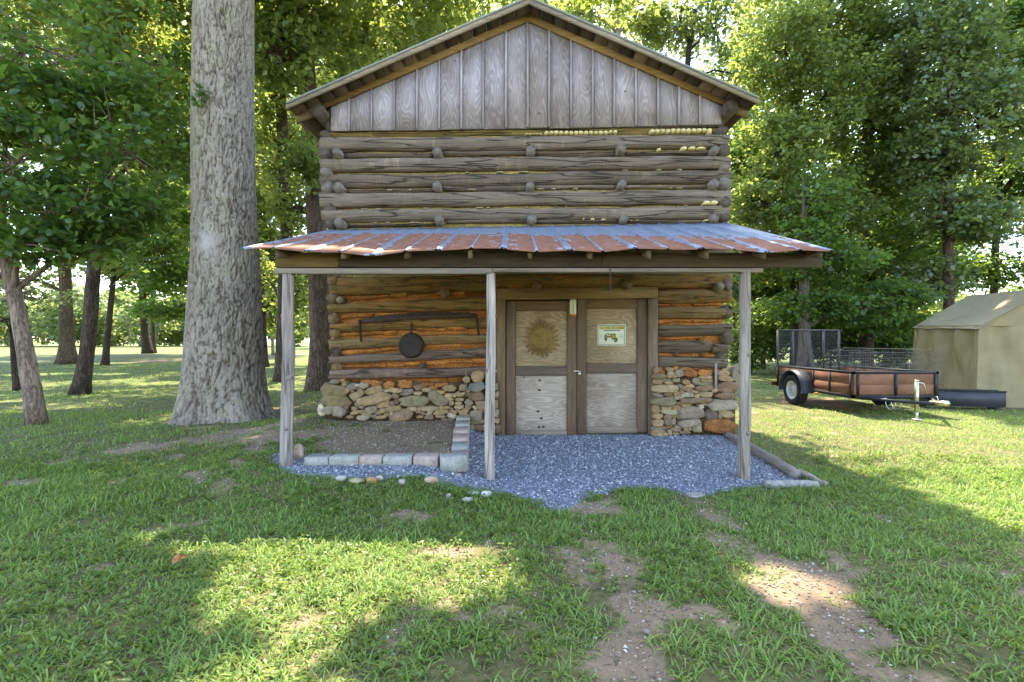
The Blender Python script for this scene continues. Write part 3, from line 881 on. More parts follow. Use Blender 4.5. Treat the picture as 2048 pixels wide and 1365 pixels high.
# ---- main roof
RY0, RY1 = 6.93, 13.6
xa_, za_ = wpt(apx, 33)
slope = 0.435
half = 3.48
halves = {-1: 3.48, 1: 3.30}
roof = obj("roof", Geo().add(*prism([(xa_ - half, za_ - slope * half + 0.045), (xa_, za_ + 0.045), (xa_ + 3.30, za_ - slope * 3.30 + 0.045), (xa_ + 3.30, za_ - slope * 3.30 + 0.075), (xa_, za_ + 0.08), (xa_ - half, za_ - slope * half + 0.075)], RY0 - 0.05, RY1)).geo, M_PAINT, barn, (0.21, 0.22, 0.19))
for s in (-1, 1):
    n = 17
    half = halves[s]
    for k in range(n):
        u0, u1 = (k + 0.02) * half / n, (k + 0.97) * half / n
        dz = random.uniform(-0.004, 0.004)
        poly = [(xa_ + s * u0, za_ - slope * u0 + dz), (xa_ + s * u1, za_ - slope * u1 + dz), (xa_ + s * u1, za_ - slope * u1 + 0.028 + dz), (xa_ + s * u0, za_ - slope * u0 + 0.028 + dz)]
        c = np.array((0.105, 0.068, 0.036)) * random.choice([0.35, 0.45, 0.6, 0.8, 1.0, 1.5])
        obj("deck_board", prism(poly if s > 0 else poly[::-1], RY0 + random.uniform(0, 0.02), RY1 - 0.05), M_BOARDY, roof, tuple(c))
    poly = [(xa_, za_ - 0.022), (xa_ + s * (half + 0.01), za_ - slope * (half + 0.01) - 0.022), (xa_ + s * (half + 0.01), za_ - slope * (half + 0.01) + 0.042), (xa_, za_ + 0.042)]
    obj("fascia_board", prism(poly, RY0 - 0.035, RY0 - 0.004), M_BOARDX, roof, (0.31, 0.24, 0.165))
    poly = [(xa_ + s * (half - 0.30), za_ - slope * (half - 0.30) - 0.14), (xa_ + s * (half - 0.03), za_ - slope * (half - 0.03) - 0.13), (xa_ + s * (half - 0.03), za_ - slope * (half - 0.03) - 0.005), (xa_ + s * (half - 0.30), za_ - slope * (half - 0.30) - 0.005)]
    obj("rafter_tail", prism(poly, WY - 0.06, WY - 0.01), M_BOARDX, roof, (0.17, 0.12, 0.06))
    for q in range(1, 9):
        yy = WY + 0.75 * q
        obj("rafter_tail", prism(poly, yy, yy + 0.05), M_BOARDX, roof, (0.14, 0.10, 0.06))
# side and back walls close the box behind the corner logs
sw = Geo().box((xl + 0.02, WY + 0.2, 0.0), (xl + 0.12, WY + 6.0, zt + 0.35)).box((xr - 0.12, WY + 0.2, 0.0), (xr - 0.02, WY + 6.0, zt + 0.35)).box((xl + 0.15, WY + 5.9, 0.0), (xr - 0.15, WY + 6.0, zt + 0.35))
obj("inner_wall", sw.geo, M_BOARDY, barn, (0.10, 0.08, 0.06))

# ---- doors
def zbox(x0, x1, y0, y1, yf, yb, skew=0.0):
    (a, c), (b, d) = wpt(*zx8(x0, y0)), wpt(*zx8(x1, y1))
    return box((a, yf, d), (b, yb, c), 0.006)
DW = (0.085, 0.062, 0.047)
frame = obj("door_frame", prism([wpt(*zx8(*p)) for p in [(122, 222), (1292, 208), (1290, 132), (122, 142)]][::-1], WY - 0.075, WY + 0.1), M_BOARDX, barn, (0.25, 0.16, 0.055))
for (x0, x1, y0, y1, c) in [(120, 186, 224, 1212, (0.19, 0.125, 0.068)), (1222, 1292, 212, 1198, (0.205, 0.145, 0.098))]:
    obj("jamb", zbox(x0, x1, y0, y1, WY - 0.075, WY + 0.1), M_BOARDZ, frame, c)
obj("threshold", zbox(186, 1222, 1196, 1230, WY - 0.02, WY + 0.1), M_BOARDX, frame, (0.09, 0.07, 0.055))
doorL = obj("door", zbox(190, 706, 228, 1212, WY + 0.0, WY + 0.04), M_BOARDZ, barn, DW)
doorR = obj("door", zbox(712, 1218, 216, 1194, WY + 0.0, WY + 0.04), M_BOARDZ, barn, DW)
for (par, nm, x0, x1, y0, y1, m, c, yo) in [
        (doorL, "stile", 191, 258, 229, 1211, M_BOARDZ, (0.088, 0.065, 0.048), 0.035), (doorL, "stile", 636, 706, 229, 1205, M_BOARDZ, (0.10, 0.072, 0.052), 0.035),
        (doorL, "rail", 259, 635, 229, 302, M_BOARDX, (0.082, 0.058, 0.036), 0.033), (doorL, "rail", 262, 635, 706, 776, M_BOARDX, (0.088, 0.070, 0.062), 0.033),
        (doorL, "rail", 262, 635, 1176, 1211, M_BOARDX, (0.15, 0.125, 0.108), 0.033),
        (doorL, "panel", 259, 635, 302, 706, M_PLYX, (0.40, 0.295, 0.175), 0.012), (doorL, "panel", 259, 635, 776, 1176, M_PLYX, (0.43, 0.345, 0.275), 0.012),
        (doorR, "stile", 709, 775, 217, 1195, M_BOARDZ, (0.080, 0.058, 0.042), 0.05), (doorR, "stile", 1146, 1217, 217, 1186, M_BOARDZ, (0.095, 0.072, 0.054), 0.035),
        (doorR, "rail", 776, 1145, 217, 284, M_BOARDX, (0.105, 0.075, 0.042), 0.033), (doorR, "rail", 776, 1145, 684, 758, M_BOARDX, (0.095, 0.073, 0.06), 0.033),
        (doorR, "rail", 776, 1145, 1150, 1192, M_BOARDX, (0.165, 0.138, 0.118), 0.033),
        (doorR, "panel", 776, 1145, 284, 684, M_PLYX, (0.415, 0.305, 0.185), 0.012), (doorR, "panel", 776, 1145, 758, 1150, M_PLYX, (0.42, 0.34, 0.275), 0.012)]:
    obj(nm, zbox(x0, x1, y0, y1, WY - yo, WY + 0.002), m, par, c if nm == "panel" else tuple(np.array(c) * (1.85, 1.65, 1.45)))
for (x, y) in [(436, 808), (434, 880), (424, 1035), (448, 1086), (432, 1150), (462, 1148)]:
    px, pz = wpt(*zx8(x, y))
    a = np.linspace(0, 2 * np.pi, 10, endpoint=False)
    V = [(px + 0.024 * math.cos(t), WY - 0.0155, pz + 0.017 * math.sin(t)) for t in a] + [(px, WY - 0.018, pz)]
    obj("knot", (V, [(k, (k + 1) % 10, 10) for k in range(10)]), M_PLAIN, doorL, (0.06, 0.04, 0.022))

# ---- stone footing
SC = {'olive': (0.215, 0.175, 0.105), 'olive2': (0.265, 0.24, 0.165), 'tan': (0.345, 0.255, 0.155), 'tan2': (0.37, 0.305, 0.21), 'grey': (0.27, 0.235, 0.195), 'greylt': (0.33, 0.30, 0.25), 'greydk': (0.185, 0.165, 0.15),
      'white': (0.55, 0.49, 0.40), 'brown': (0.25, 0.175, 0.125), 'orange': (0.46, 0.215, 0.085), 'slate': (0.165, 0.16, 0.155), 'dark': (0.13, 0.095, 0.078)}
FY = WY - 0.14
def stone_geo(cx, cz, w, h, ang, yf, d, seed, n=9):
    r = np.random.default_rng(seed)
    a = np.linspace(0, 2 * np.pi, n, endpoint=False) + r.uniform(0, 0.6) + r.uniform(-0.22, 0.22, n)
    e = r.uniform(3.0, 7.0)
    rr = (np.abs(np.cos(a)) ** e + np.abs(np.sin(a)) ** e) ** (-1 / e) * (1 + 0.09 * r.standard_normal(n))
    ca, sa = math.cos(R(ang)), math.sin(R(ang))
    tx, tz = r.normal(0, 0.10), r.normal(0, 0.16)
    V, Fc = [], []
    bl = min(h, w)
    for (s, y) in ((1.0, d), (1.0, 0.14 * bl), (0.95, 0.02 * bl), (0.6, 0.0)):
        for k in range(n):
            u, v = w / 2 * s * rr[k] * math.cos(a[k]), h / 2 * s * rr[k] * math.sin(a[k])
            yy = yf + y + (tx * u + tz * v if y < d else 0) + r.normal(0, 0.035) * bl * (y < d)
            V.append((cx + u * ca - v * sa, yy, cz + u * sa + v * ca))
    for i in range(3):
        for k in range(n):
            k2 = (k + 1) % n
            Fc.append((i * n + k, i * n + k2, (i + 1) * n + k2, (i + 1) * n + k))
    V.append((cx, yf - 0.01 * bl, cz))
    for k in range(n):
        Fc.append((3 * n + k, 3 * n + (k + 1) % n, 4 * n))
    return np.array(V), Fc
za0 = wpt(0, 765)[1]
footing = obj("stone_footing", box((wpt(650, 0)[0], FY + 0.10, 0.0), (dl, WY + 0.3, za0)), M_CLAY, barn, (0.17, 0.095, 0.045))
footing_r = obj("stone_footing", box((dr, FY + 0.10, -0.15), (wpt(1468, 0)[0], WY + 0.3, wpt(0, 742)[1])), M_CLAY, barn, (0.17, 0.095, 0.045))
SA = [(370, 540, 560, 260, -8, 'olive'), (430, 760, 640, 235, -5, 'olive'), (110, 930, 170, 240, 20, 'white'), (270, 935, 260, 180, 0, 'greylt'), (500, 965, 310, 210, -8, 'grey'), (740, 445, 240, 135, 5, 'greydk'), (590, 400, 140, 115, 35, 'olive'),
      (850, 440, 95, 75, 0, 'white'), (1000, 430, 180, 115, 0, 'grey'), (890, 510, 135, 95, -20, 'brown'), (1190, 530, 390, 155, 12, 'tan'), (1500, 420, 215, 165, 8, 'orange'), (1830, 405, 280, 180, 0, 'orange'), (1230, 395, 250, 120, 0, 'orange'), (1010, 360, 180, 80, 0, 'orange'),
      (850, 620, 325, 140, 13, 'tan'), (1230, 690, 730, 215, 15, 'tan'), (1450, 537, 135, 62, 0, 'greylt'), (1650, 530, 265, 95, -4, 'tan'), (1860, 565, 320, 135, 10, 'greydk'), (1640, 640, 135, 115, -30, 'brown'), (830, 710, 125, 72, 15, 'tan'), (900, 820, 225, 155, -18, 'grey'),
      (1400, 825, 300, 115, 4, 'tan'), (1450, 740, 130, 75, 8, 'tan'), (1660, 750, 115, 135, -40, 'brown'), (2040, 745, 700, 235, 2, 'olive2'), (1560, 800, 125, 95, 20, 'brown'), (1610, 890, 340, 115, 8, 'tan'), (1150, 930, 235, 160, 14, 'grey'), (1400, 940, 265, 105, 12, 'tan'),
      (980, 960, 165, 75, 8, 'brown'), (800, 905, 135, 85, -8, 'brown'), (810, 985, 215, 75, 12, 'tan'), (1050, 1030, 265, 85, -8, 'tan'), (700, 1072, 165, 62, 0, 'tan'), (970, 1090, 265, 95, -4, 'greylt'), (1350, 1080, 225, 64, 0, 'tan'), (1460, 1020, 135, 85, 8, 'tan'),
      (1750, 1035, 530, 255, 12, 'brown'), (1950, 910, 190, 85, 0, 'tan'), (1560, 985, 64, 95, 0, 'tan2'), (640, 545, 100, 150, -40, 'tan'), (740, 545, 90, 70, 0, 'brown'), (960, 540, 110, 60, 0, 'brown'), (620, 860, 120, 90, 0, 'brown'), (1330, 865, 110, 60, 0, 'grey'), (1210, 1060, 90, 90, 0, 'greydk'),
      (1290, 1000, 110, 70, 0, 'brown'), (390, 350, 220, 80, 0, 'greydk'), (520, 330, 120, 70, 20, 'orange')]
SB = [(170, 420, 205, 115, 8, 'brown'), (300, 462, 165, 84, -4, 'tan'), (300, 362, 265, 64, 0, 'orange'), (550, 372, 235, 74, 4, 'orange'), (720, 430, 265, 125, 0, 'tan'), (405, 430, 155, 84, 0, 'orange'), (540, 503, 205, 74, 0, 'tan'), (140, 522, 165, 64, 0, 'tan2'), (505, 625, 400, 200, -32, 'olive2'),
      (720, 562, 205, 74, 4, 'tan'), (840, 540, 155, 64, 40, 'tan'), (930, 542, 135, 74, 12, 'tan'), (1020, 272, 155, 115, 0, 'tan'), (1230, 225, 235, 215, 0, 'tan'), (960, 422, 135, 115, 0, 'tan'), (1210, 402, 325, 172, 0, 'slate'), (1200, 572, 325, 155, 0, 'brown'), (720, 632, 165, 64, 0, 'tan'),
      (900, 632, 155, 64, 0, 'tan'), (750, 702, 105, 84, 15, 'tan'), (880, 702, 135, 74, 8, 'tan'), (900, 772, 195, 84, 10, 'tan2'), (1070, 692, 155, 112, -32, 'grey'), (1285, 742, 205, 165, 0, 'brown'), (1060, 772, 125, 74, -12, 'tan'), (1170, 782, 105, 54, -42, 'tan2'), (330, 800, 385, 84, 0, 'tan2'),
      (70, 805, 150, 84, 0, 'tan2'), (570, 792, 84, 74, 0, 'tan2'), (660, 782, 135, 64, 8, 'tan'), (140, 857, 115, 54, -16, 'tan2'), (365, 867, 105, 44, 0, 'tan'), (560, 872, 295, 105, 7, 'tan'), (340, 907, 155, 54, -8, 'grey'), (230, 882, 84, 64, -30, 'brown'), (755, 932, 185, 80, -14, 'white'), (750, 832, 74, 95, -20, 'brown'),
      (800, 872, 115, 74, -40, 'tan'), (870, 842, 115, 74, -28, 'brown'), (980, 862, 195, 105, 28, 'tan'), (990, 952, 155, 115, 22, 'olive2'), (1190, 932, 255, 225, 8, 'grey'), (1290, 850, 125, 74, 0, 'brown'), (180, 950, 135, 54, 6, 'tan'), (340, 960, 175, 74, 0, 'brown'), (560, 945, 195, 44, 0, 'tan'), (620, 1000, 125, 64, -22, 'brown'),
      (900, 1012, 115, 95, 0, 'brown'), (740, 1002, 155, 74, 0, 'grey'), (1210, 1040, 335, 84, 4, 'olive2'), (1130, 1130, 95, 95, 0, 'tan2'), (1270, 1152, 265, 115, 0, 'brown'), (1090, 1240, 105, 84, 0, 'brown'), (980, 1072, 125, 54, 0, 'tan'), (1570, 400, 70, 130, 0, 'grey'), (1580, 545, 80, 130, 0, 'tan'), (1575, 885, 90, 150, 0, 'grey'),
      (1580, 1020, 95, 90, 0, 'tan'), (1590, 1185, 115, 190, 0, 'brown'), (1570, 725, 70, 170, 0, 'brown'), (1480, 1240, 160, 120, 0, 'brown'), (1450, 760, 160, 180, 0, 'grey'), (1450, 950, 170, 160, 0, 'brown'), (1450, 520, 160, 180, 0, 'tan'), (1450, 300, 160, 200, 0, 'grey'), (1060, 470, 60, 90, 0, 'tan'), (1400, 1150, 140, 130, 0, 'olive')]
SCC = [(175, 310, 115, 115, 0, 'brown'), (210, 402, 225, 84, -4, 'olive'), (380, 300, 125, 74, 0, 'tan'), (390, 356, 115, 62, 0, 'tan2'), (405, 402, 145, 52, 0, 'tan'), (520, 352, 130, 120, 25, 'grey'), (270, 330, 90, 140, 0, 'orange'), (700, 360, 260, 130, 0, 'orange'), (930, 355, 230, 100, 0, 'orange'), (480, 285, 80, 60, 0, 'orange'), (640, 290, 140, 50, 0, 'orange'),
       (200, 487, 195, 84, 0, 'tan'), (350, 462, 145, 52, 0, 'grey'), (480, 462, 135, 62, 0, 'olive2'), (360, 503, 135, 42, 0, 'tan'), (330, 588, 435, 124, 3, 'tan2'), (555, 557, 84, 74, 0, 'grey'), (625, 492, 115, 74, -12, 'tan'), (690, 547, 165, 64, -18, 'tan'), (790, 482, 130, 115, -25, 'grey'), (650, 592, 195, 84, -12, 'brown'), (920, 522, 215, 64, -6, 'grey'),
       (940, 472, 185, 54, -4, 'tan'), (910, 584, 295, 84, 6, 'brown'), (920, 417, 205, 54, 0, 'tan'), (1200, 362, 235, 84, 0, 'tan'), (1250, 442, 255, 94, -6, 'tan'), (1375, 385, 100, 235, 0, 'greylt'), (1260, 572, 300, 170, -4, 'brown'), (1060, 622, 115, 54, 0, 'tan2'), (200, 692, 165, 64, -8, 'grey'), (370, 682, 155, 74, 0, 'brown'), (480, 672, 94, 54, 0, 'tan'),
       (560, 642, 84, 74, 0, 'tan'), (650, 684, 215, 84, 0, 'greylt'), (790, 702, 94, 74, 0, 'tan'), (770, 637, 125, 42, 0, 'tan'), (930, 674, 215, 94, -4, 'tan2'), (1220, 702, 350, 94, 0, 'brown'), (300, 792, 405, 144, -4, 'olive2'), (410, 727, 84, 42, 0, 'tan'), (510, 722, 155, 70, 0, 'tan2'), (770, 772, 480, 82, 2, 'brown'), (1170, 842, 500, 172, 3, 'greylt'), (530, 818, 94, 54, 0, 'tan'),
       (170, 860, 125, 52, 0, 'tan'), (330, 882, 165, 54, 4, 'tan'), (490, 882, 155, 84, 0, 'tan'), (640, 847, 185, 74, 8, 'tan'), (850, 862, 84, 64, 0, 'white'), (910, 832, 104, 42, 0, 'tan'), (175, 932, 115, 94, 0, 'tan'), (360, 944, 265, 84, -2, 'olive2'), (190, 1014, 185, 84, 0, 'tan'), (350, 1022, 125, 74, 0, 'brown'), (460, 1012, 125, 64, 0, 'tan'), (700, 967, 395, 175, 0, 'grey'),
       (1010, 992, 220, 180, 0, 'dark'), (1240, 982, 225, 104, -8, 'tan'), (1150, 1010, 70, 84, 0, 'tan'), (200, 1112, 195, 104, 0, 'tan'), (355, 1102, 145, 114, 0, 'grey'), (440, 1092, 64, 94, 0, 'tan'), (680, 1112, 385, 124, 3, 'grey'), (520, 1162, 145, 54, 0, 'tan2'), (220, 1192, 255, 62, 0, 'grey'), (380, 1172, 94, 42, 0, 'orange'), (1160, 1175, 560, 230, -4, 'orange'),
       (800, 1190, 155, 114, 0, 'olive2'), (480, 1217, 155, 64, 0, 'grey'), (650, 1207, 135, 54, 0, 'tan'), (210, 1242, 255, 42, 0, 'tan'), (375, 1252, 64, 94, 0, 'tan2'), (220, 1284, 235, 52, 0, 'tan'), (470, 1277, 125, 44, 0, 'tan'), (600, 1260, 160, 50, 0, 'brown')]
sd = 0
for (ox, oy, s, L) in ((630, 730, 0.09766, SA), (820, 730, 0.1099, SB), (1290, 700, 0.1319, SCC)):
    for (x, y, w, h, an, c) in L:
        sd += 1
        foot_ = footing if L is not SCC else footing_r
        px, py = ox + x * s, oy + y * s
        cx, cz = wpt(px, py, FY)
        k = s * FY / F
        dd = 0.14
        yf = FY + random.uniform(-0.02, 0.03) - (0.02 if w > 300 else 0)
        cc = np.array(SC[c]) * random.uniform(0.85, 1.2) * ((0.98, 0.85, 0.70) if c not in ('slate', 'dark') else (1, 0.95, 0.9))
        if c == 'orange' and w < 500:
            obj("clay_chinking", stone_geo(cx, cz, w * k * 1.04, h * k * 0.98, an, FY + 0.035, dd, sd), M_CLAY, foot_, tuple(cc), smooth=True)
        else:
            obj("stone", stone_geo(cx, cz, w * k * 0.98, h * k * 1.03, an, yf, dd, sd), M_STONE if c != 'orange' else M_CLAY, foot_, tuple(cc * (0.8 if c == 'orange' else 1)), smooth=(c == 'orange'))

# ---- porch
PE, PB = 4.74, 7.17                                                   # eave edge and top edge of the porch roof
PX0, PX1 = -2.68, 3.17
def porch_z(x, y):
    t = (y - PE) / (PB - PE)
    zf_ = 2.297 + 0.0 * x
    zb_ = 3.06 + (x - PX0) * 0.018
    return zf_ + (zb_ - zf_) * t
porch = obj("porch_roof", Geo().box((PX0 + 0.25, PB - 0.10, 2.93), (PX1 - 0.05, PB + 0.0, 3.0)).geo, M_BOARDX, barn, (0.12, 0.10, 0.075))
npan = 9
pw = (PX1 - PX0) / npan
for k in range(npan):
    x0, x1 = PX0 + k * pw - 0.012, PX0 + (k + 1) * pw + 0.012
    xs, hs = [], []
    def vee(c, w=0.022, h=0.017):
        return [(c - w, 0), (c - w * 0.25, h), (c + w * 0.25, h), (c + w, 0)]
    prof = [(x0, 0.0)] + vee(x0 + 0.026) + vee((x0 + x1) / 2) + vee(x1 - 0.026) + [(x1, 0.0)]
    ys = np.linspace(PE, PB, 9)
    V, ribs = [], []
    lift = 0.003 * (k % 2)
    for j, y in enumerate(ys):
        t = j / 8
        for (x, h) in prof:
            wave = 0.016 * math.sin((x - PX0) * 3.1 + 0.8) * (1 - t) ** 3 + 0.012 * math.sin((x - PX0) * 8.3) * (1 - t) ** 4
            sag = -0.03 * math.exp(-((x + 1.45) / 0.55) ** 2) * (1 - t) ** 3
            yy = y + (0.012 * math.sin(k * 2.3) * (1 - t) if j == 0 else 0)
            V.append((x, yy, porch_z(x, y) + h + wave + sag + lift))
            ribs.append(1.0 if h > 0 else 0.35 * (abs(x - x0) < 0.08 or abs(x - x1) < 0.08))
    m = len(prof)
    Fc = [(j * m + i, j * m + i + 1, (j + 1) * m + i + 1, (j + 1) * m + i) for j in range(8) for i in range(m - 1)]
    o = obj("tin_panel", (V, Fc), M_TIN, porch)
    at = o.data.attributes.new("rib", 'FLOAT', 'POINT')
    at.data.foreach_set("value", np.array(ribs, np.float32))
    sm = o.modifiers.new("thickness", 'SOLIDIFY'); sm.thickness = 0.0025; sm.offset = -1
BY = 5.0
beam_top = P(0, 508, BY)[2]
def bpt(px, py, D=BY):
    p = P(px, py, D); return p[0], p[2]
cuts = [549, 677, 1203, 1646]
for i in range(3):
    (x0, z1), (x1, z0) = bpt(cuts[i] + 0.4, 506), bpt(cuts[i + 1] - 0.4, 535)
    obj("beam", box((x0, BY - 0.01 * (i % 2), z0), (x1, BY + 0.05, z1), 0.004), M_BOARDX, porch, [(0.16, 0.102, 0.042), (0.062, 0.044, 0.028), (0.078, 0.053, 0.031)][i])
for (a, b, c) in [(550, 985, (0.28, 0.225, 0.18)), (985.6, 1524, (0.25, 0.195, 0.15))]:
    (x0, z1), (x1, z0) = bpt(a, 537.5), bpt(b, 548.5 if a < 900 else 545.5)
    obj("beam", box((x0, BY - 0.03, z0), (x1, BY + 0.06, z1), 0.004), M_BOARDX, porch, c)
obj("beam", box((bpt(560, 0)[0], BY + 0.06, bpt(0, 534)[1]), (bpt(1640, 0)[0], BY + 0.10, bpt(0, 506)[1]), 0.004), M_BOARDX, porch, (0.09, 0.07, 0.05))
for px in [556, 687, 813, 940, 1060, 1180, 1297, 1412, 1526, 1638]:
    x = (px - CX) * 4.82 / F
    y0, y1 = 4.80, PB
    z0, z1 = porch_z(x, y0) - 0.012, porch_z(x, y1) - 0.012
    h = 0.085
    V = []
    for xx in (x - 0.02, x + 0.02):
        V += [(xx, y0, z0 - h), (xx, y0, z0), (xx, y1, z1), (xx, y1, z1 - h)]
    Fc = [(0, 1, 2, 3), (7, 6, 5, 4), (0, 4, 5, 1), (1, 5, 6, 2), (2, 6, 7, 3), (3, 7, 4, 0)]
    obj("rafter", (V, Fc), M_BOARDY, porch, tuple(np.array((0.15, 0.105, 0.06)) * random.uniform(0.75, 1.1)))
def post(px_top, py_top, px_bot, py_bot, r0, r1, seed, col, knots):
    D = BY + 0.02
    t = P(px_top, py_top, D); b = P(px_bot, py_bot, D)
    b[2] -= 0.08
    n = 40
    s = np.linspace(0, 1, n)
    path = b[None] * (1 - s[:, None]) + t[None] * s[:, None]
    path[:, 0] += 0.016 * fbm(s * 5, seed, 0, seed) * np.sin(np.pi * s)
    path[:, 1] += 0.010 * fbm(s * 5, seed + 9, 0, seed) * np.sin(np.pi * s)
    rad = r1 * (1 - s) + r0 * s
    V, Fc = tube(path, rad, 18, 0.13, seed, True, 3.0)
    o = obj("post", (V, Fc), M_POST, porch, col, smooth=True)
    for (tt, ang, kr) in knots:
        i = int(tt * (n - 1))
        c = path[i] + np.array([math.cos(ang), math.sin(ang), 0]) * (rad[i] * 0.93)
        d = np.array([math.cos(ang), math.sin(ang), 0.25])
        obj("knot_stub", tube(np.array([c - d * 0.025, c + d * 0.004, c + d * 0.012, c + d * 0.016]), [kr * 2.6, kr * 1.5, kr * 0.9, kr * 0.5], 9, 0.1, seed), M_POST, o, tuple(np.array(col) * 0.8), smooth=True)
    return o
post(577, 550, 572.5, 934, 0.058, 0.066, 31, (0.35, 0.285, 0.25), [(0.80, 3.3, 0.016), (0.62, 3.0, 0.015), (0.50, -0.9, 0.02), (0.34, 3.3, 0.014), (0.25, -1.2, 0.012), (0.9, 3.0, 0.012)])
post(982, 546, 979, 957, 0.046, 0.056, 32, (0.42, 0.35, 0.30), [(0.55, 0.1, 0.010), (0.3, 3.1, 0.010), (0.82, -0.4, 0.009)])
post(1489.5, 544, 1488, 960, 0.056, 0.060, 33, (0.33, 0.27, 0.22), [(0.78, 0.1, 0.011), (0.62, -1.3, 0.014), (0.55, 3.2, 0.016), (0.28, -1.4, 0.016), (0.42, 0.2, 0.010)])

# ------------------------------------------------------------------ things hung on the barn
def wall_thing(name, geo, mat, col, label, cat, smooth=False):
    return tag(obj(name, geo, mat, None, col, smooth=smooth), label, cat)
# two-man crosscut saw
top = [(385, 405), (450, 392), (600, 366), (760, 352), (900, 346), (1100, 342), (1250, 345), (1342, 350)]
botm = [(1342, 386), (1100, 388), (900, 392), (760, 400), (600, 416), (450, 430), (388, 436)]
pts = []
for i in range(len(top) - 1):
    (xa1, ya1), (xb1, yb1) = top[i], top[i + 1]
    n = max(1, int((xb1 - xa1) / 16))
    for k in range(n):
        t = k / n
        tooth = 430 < xa1 + (xb1 - xa1) * t < 1300
        pts.append((xa1 + (xb1 - xa1) * t, ya1 + (yb1 - ya1) * t - (6 if (tooth and k % 2) else 0)))
pts.append(top[-1]); pts += botm
SY = WY - 0.075
def spt(x, y, D=SY):
    return wpt(*zx7(x, y), D)
saw = obj("crosscut_saw", prism([spt(*p) for p in pts][::-1], SY - 0.004, SY), M_IRON, None, (0.055, 0.034, 0.024))
tag(saw, "long rusty two-man crosscut saw hung on the log wall above the skillet", "saw")
for (a, b) in (((398, 400), (413, 578)), ((1335, 352), (1357, 522))):
    p0, p1 = spt(*a), spt(*b)
    obj("handle", tube([(p0[0], SY - 0.008, p0[1]), ((p0[0] + p1[0]) / 2, SY - 0.012, (p0[1] + p1[1]) / 2), (p1[0], SY - 0.008, p1[1])], [0.013, 0.018, 0.014], 8), M_POST, saw, (0.05, 0.034, 0.024), smooth=True)
for (a, b) in (((586, 412), (588, 488)), ((1190, 380), (1190, 412))):
    p0, p1 = spt(*a), spt(*b)
    obj("hanging_nail", tube([(p0[0], SY - 0.008, p0[1]), (p1[0], SY - 0.006, p1[1]), (p1[0], WY, p1[1] + 0.005)], 0.006, 6), M_IRON, saw, (0.05, 0.03, 0.02))
# skillet, seen from below
KY = WY - 0.05
kx, kz = wpt(*zx7(815, 608), KY)
kr = 103 * 0.249 * KY / F
prof = [(0.001, -0.052), (kr * 0.72, -0.052), (kr * 0.78, -0.050), (kr * 0.80, -0.054), (kr * 0.83, -0.046), (kr * 0.93, -0.02), (kr, 0.0), (kr * 0.97, 0.004)]
V, Fc, ns = [], [], 40
for (r_, y_) in prof:
    for k in range(ns):
        a = 2 * np.pi * k / ns
        V.append((kx + r_ * math.cos(a), KY + y_, kz + r_ * math.sin(a)))
for i in range(len(prof) - 1):
    for k in range(ns):
        k2 = (k + 1) % ns
        Fc.append((i * ns + k, i * ns + k2, (i + 1) * ns + k2, (i + 1) * ns + k))
skillet = obj("skillet", (V, Fc), M_IRON, None, (0.034, 0.026, 0.022), smooth=True)
tag(skillet, "black cast iron skillet hung bottom outward on the log wall", "skillet")
hz0, hz1 = kz + kr * 0.96, wpt(*zx7(808, 424), KY)[1]
obj("handle", prism([(kx - 0.030, hz0), (kx - 0.013, hz0 + 0.03), (kx - 0.014, hz1 - 0.02), (kx - 0.006, hz1), (kx + 0.006, hz1), (kx + 0.014, hz1 - 0.02), (kx + 0.013, hz0 + 0.03), (kx + 0.030, hz0)], KY - 0.014, KY + 0.004), M_IRON, skillet, (0.034, 0.026, 0.022))
obj("pour_lip", prism([(kx + kr * 0.95, kz + 0.03), (kx + kr * 1.06, kz), (kx + kr * 0.95, kz - 0.035)], KY - 0.016, KY), M_IRON, skillet, (0.034, 0.026, 0.022))
# sun plaque
UY = WY - 0.013
ux, uz = wpt(*zx8(449, 503), UY)
us = 0.2734 * UY / F
ns = 22
V = []
for k in range(ns * 4):
    a = 2 * np.pi * k / (ns * 4)
    ph = k % 4
    tw = 0.10 * math.sin((k // 4) * 1.7)
    r_ = {0: 84, 1: 118, 2: 140 + 8 * math.sin(k * 2.1), 3: 112}[ph]
    aa = a + (0.07 + tw * 0.3 if ph == 2 else 0.03 if ph == 1 else 0.045 if ph == 3 else 0)
    V.append((ux + r_ * us * math.cos(aa), uz + r_ * us * math.sin(aa)))
splq = obj("sun_plaque", prism(V[::-1], UY - 0.022, UY - 0.008), M_IRON, None, (0.27, 0.165, 0.055))
tag(splq, "rusty metal sun ornament with wavy rays on the left barn door", "ornament")
def disc(r, y0, y1, n=36):
    return prism([(ux + r * us * math.cos(-2 * np.pi * k / n), uz + r * us * math.sin(-2 * np.pi * k / n)) for k in range(n)], y0, y1)
obj("disc", disc(78, UY - 0.030, UY - 0.0215), M_IRON, splq, (0.23, 0.145, 0.042))
for r_ in (70, 57):
    a = np.linspace(0, 2 * np.pi, 40)
    obj("ring", tube(np.stack([ux + r_ * us * np.cos(a), np.full(40, UY - 0.030), uz + r_ * us * np.sin(a)], 1), 0.0022, 5), M_IRON, splq, (0.36, 0.27, 0.08))
for (dx, dz, w, h) in ((-20, 16, 9, 4), (20, 16, 9, 4), (0, -2, 4, 14), (0, -26, 16, 3.5)):
    obj("face_relief", blob(ux + dx * us, uz + dz * us, w * 2 * us, h * 2 * us, UY - 0.034, 0.006, 9), M_IRON, splq, (0.21, 0.13, 0.04))
